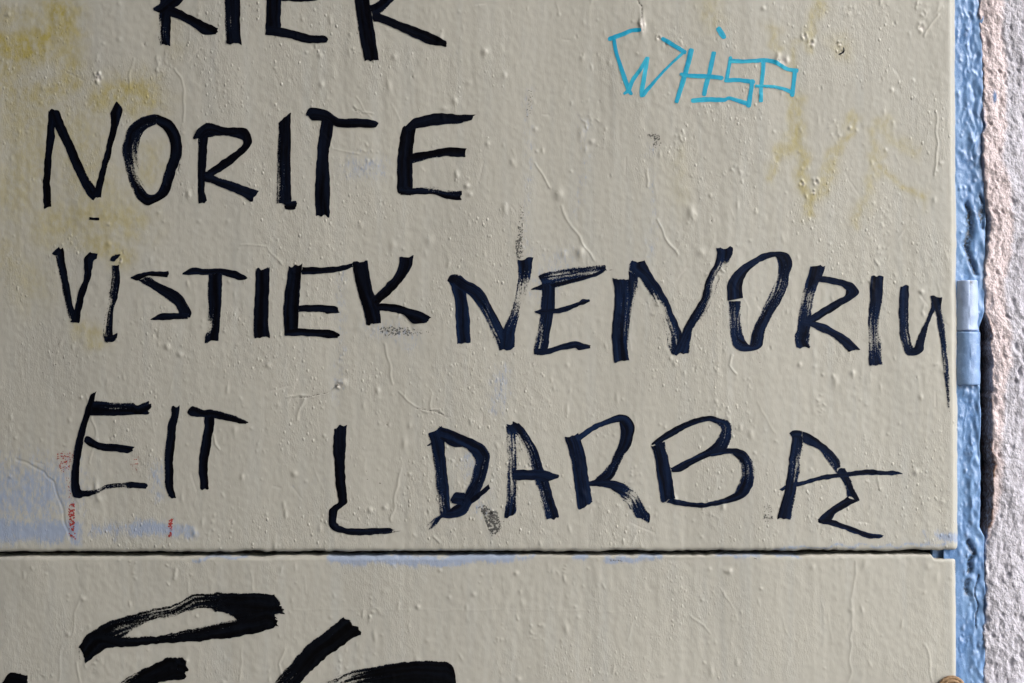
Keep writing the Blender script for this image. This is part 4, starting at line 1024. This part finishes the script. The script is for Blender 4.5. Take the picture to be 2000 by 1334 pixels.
def knuckle(name, parent, v0, v1, r, uc, dep, pale, seed, lump):
    n, m = 72, 40
    th = np.linspace(0, 2 * math.pi, n)
    vv = np.concatenate([[v0, v0, v0 + 0.6], np.linspace(v0 + 2, v1 - 2, m), [v1 - 0.6, v1, v1]])
    rr = np.concatenate([[0.01, r - 2.0, r - 0.6], np.full(m, r), [r - 0.6, r - 2.0, 0.01]])
    nz = noise_grid(np.linspace(0, 100, n), vv + np.arange(len(vv)) * 1e-5, 12, 14, seed) * lump + noise_grid(np.linspace(0, 100, n), vv + np.arange(len(vv)) * 1e-5, 5, 7, seed + 1) * lump * 0.5
    nz[:, -1] = nz[:, 0]
    R = rr[:, None] + nz * (rr[:, None] > 1)
    Xu = uc + R * np.sin(th)[None, :]
    Xh = dep + R * np.cos(th)[None, :]
    Vv = np.repeat(vv[:, None], n, 1)
    pl = np.full(Vv.shape, pale)
    dk = 0.9 * np.exp(-((Vv - v0 - 5) / 5) ** 2 - ((th[None, :] - 0.1) / 0.35) ** 2) * (pale > 0.5)
    me = grid_mesh(name, P(Xu, Vv, Xh), None, dict(pale=pl, dirt=dk))
    return link(name, me, M_BLUE, parent)


hinge = link('hinge', box_mesh('hinge_plate', ((1872 - CU) * S, 14 * S, Z0 - (760 - CV) * S), ((1900 - CU) * S, 26 * S, Z0 - (540 - CV) * S), 0.001), M_BLUE, frame)
hinge['label'] = 'barrel hinge with paler upper knuckle'
knuckle('knuckle', hinge, 547, 645.5, 23.5, 1893.5, -21, 0.62, 401, 0.5)['label'] = 'pale blue upper knuckle'
knuckle('knuckle', hinge, 648.0, 752, 25.0, 1895.5, -22, 0.15, 403, 0.35)
knuckle('hinge_pin', hinge, 640, 652, 14, 1894.5, -22, 0.0, 405, 0.0)

# rusty rolled end of the lower hinge, just entering the view at the bottom
bm = bmesh.new()
for k, (rr, dz) in enumerate([(26, 0), (20, 3), (13, 5)]):
    rings = []
    n, m = 28, 8
    for i in range(n):
        a = 2 * math.pi * i / n
        ring = []
        for j in range(m):
            b = 2 * math.pi * j / m
            r_ = rr + 4.0 * math.cos(b) + 0.5 * math.sin(3 * a + k)
            ring.append(bm.verts.new(P(np.float64(1858 + r_ * math.cos(a)), np.float64(1349 + r_ * math.sin(a)), np.float64(2 + dz + 4.0 * math.sin(b)))))
        rings.append(ring)
    for i in range(n):
        for j in range(m):
            bm.faces.new((rings[i][j], rings[(i + 1) % n][j], rings[(i + 1) % n][(j + 1) % m], rings[i][(j + 1) % m]))
cap = []
for i in range(16):
    a = 2 * math.pi * i / 16
    cap.append(bm.verts.new(P(np.float64(1858 + 24 * math.cos(a)), np.float64(1349 + 24 * math.sin(a)), np.float64(0.5))))
bm.faces.new(cap)
bmesh.ops.recalc_face_normals(bm, faces=bm.faces)
me = bpy.data.meshes.new('bolt_head'); bm.to_mesh(me); bm.free()
for p_ in me.polygons: p_.use_smooth = True
bolt = link('bolt_head', me, M_RUST, lower)
bolt['label'] = 'rusty round ribbed bolt head'

# ------------------------------------------------------------------ plaster wall at the right
wall = tag(empty('plaster_wall', ((1960 - CU) * S, 0.0, 0.0)), 'rough grey white plaster wall with broken pinkish edge beside the blue frame', 'wall', kind='thing')
wt = np.concatenate([np.linspace(0, 14, 10), np.arange(15.5, 130, 1.6), np.arange(134, 700, 14), np.arange(720, 5000, 120)])
wv = axis(-7200, 2740, -40, 1380, 2.0, 24)
edge = np.interp(wv, [-200, 0, 100, 170, 260, 330, 400, 440, 480, 560, 610, 640, 660, 700, 780, 860, 930, 1000, 1035, 1060, 1110, 1200, 1334, 1500],
                 [1912, 1912, 1917, 1920, 1919, 1919, 1926, 1934, 1929, 1921, 1924, 1931, 1936, 1938, 1936, 1937, 1938, 1937, 1930, 1924, 1925, 1922, 1921, 1921])
edge = edge + 0.9 * noise1(wv, 30, 501) + 1.0 * noise1(wv, 9, 502) + 0.8 * noise1(wv, 4.2, 512)
TU, TV = np.meshgrid(wt, wv)
WX = edge[:, None] + TU
su = wt + np.arange(len(wt)) * 1e-6
WH = 1.6 * noise_grid(su, wv, 55, 90, 503) + 0.6 * noise_grid(su, wv, 13, 26, 504) + 0.6 * noise_grid(su, wv, 6, 11, 505) + 0.55 * noise_grid(su, wv, 3.4, 4.6, 506)
WH += -1 - 3 * smooth01(TU / 100)
pinkw = np.interp(wv, [-40, 300, 560, 700, 900, 1000, 1060], [46, 44, 46, 34, 26, 14, 0])[:, None]
pink = smooth01((pinkw + 6 * noise_grid(su, wv, 30, 50, 507) - TU) / 14 + 0.5) * (pinkw > 1)
pr = 1 - 0.35 * pink
WH *= 1
ero = smooth01(1 - TU / 26)
WH += ero * (1.4 * noise_grid(su, wv, 7, 10, 508) - 2)
WH = WH - 8 * (1 - smooth01(TU / 4)) - 2
WH[:, 0] = -60
brown = smooth01(1.0 - TU / (3 + 4 * np.abs(noise_grid(su, wv, 40, 40, 509)))) * np.interp(wv, [520, 600, 640, 1000, 1045, 1060], [0, .5, 1, 1, .6, 0])[:, None]
brown = np.clip(brown + 0.5 * smooth01(1 - TU / 16) * smooth01(noise_grid(su, wv, 20, 30, 510) - 0.2), 0, 1)
wb = A(wt, wv)
i0 = np.argmin(np.abs(wt - 24)); 
wbm = np.exp(-(((WX - 1944) / 4) ** 2 + ((TV - 189) / 13) ** 2) ** 2)
wb = np.clip(wbm + smooth01(1 - TU / 9) * smooth01(0.1 + 0.8 * noise_grid(su, wv, 10, 30, 511)) * (1 - np.interp(wv, [500, 640, 1030, 1060], [0, 1, 1, 0]))[:, None], 0, 1)
pitr = np.random.default_rng(9)
for _ in range(260):
    t_, v = pitr.uniform(6, 120), pitr.uniform(-40, 1380)
    r = pitr.uniform(1.8, 4.5)
    stamp(WH, su, wv, t_, v, r, r * pitr.uniform(1, 2.4), -pitr.uniform(1.5, 4.5))
link('plaster_coat', grid_mesh('plaster_coat', P(WX, TV, WH), None, dict(pink=pink, brown=brown, blue=wb)), M_PLASTER, wall)

# ------------------------------------------------------------------ the surroundings that shape the light
ground = link('pavement', box_mesh('pavement', (-30, -30, -0.3), (30, 3, 0.0)), M_PAVE)
tag(ground, kind='structure')
# masonry behind and left of the door, the lintel, and the added enclosure that limits its light
back = link('masonry_core', box_mesh('masonry_core', ((-6000 - CU) * S, 0.06, -0.02), ((7000 - CU) * S, 0.5, 6.0)), M_MASON, wall)
link('pier', box_mesh('pier', ((-6000 - CU) * S, -0.02, 0.0), ((-345 - CU) * S, 0.07, 5.99), 0.004), M_MASON, wall)
link('lintel', box_mesh('lintel', ((-345 - CU) * S, -0.012, Z0 - (-905 - CV) * S), ((1930 - CU) * S, 0.07, 5.99), 0.004), M_MASON, wall)

# invented unseen enclosure: shades the left, lets daylight in from the right
END = 1.75
blocker = tag(empty('light_blocker', (END, -2.7, 0.0)), 'added unseen walls and roof that block light, open to the right', 'light blocker')
link('blocker_front', box_mesh('blocker_front', (-5.0, -3.1, -0.02), (END, -2.7, 4.6)), M_MASON, blocker)
link('blocker_left', box_mesh('blocker_left', (-5.3, -3.1, -0.02), (-5.0, 0.1, 4.6)), M_MASON, blocker)
link('blocker_roof', box_mesh('blocker_roof', (-5.3, -3.1, 4.6), (END, 0.058, 4.9)), M_MASON, blocker)
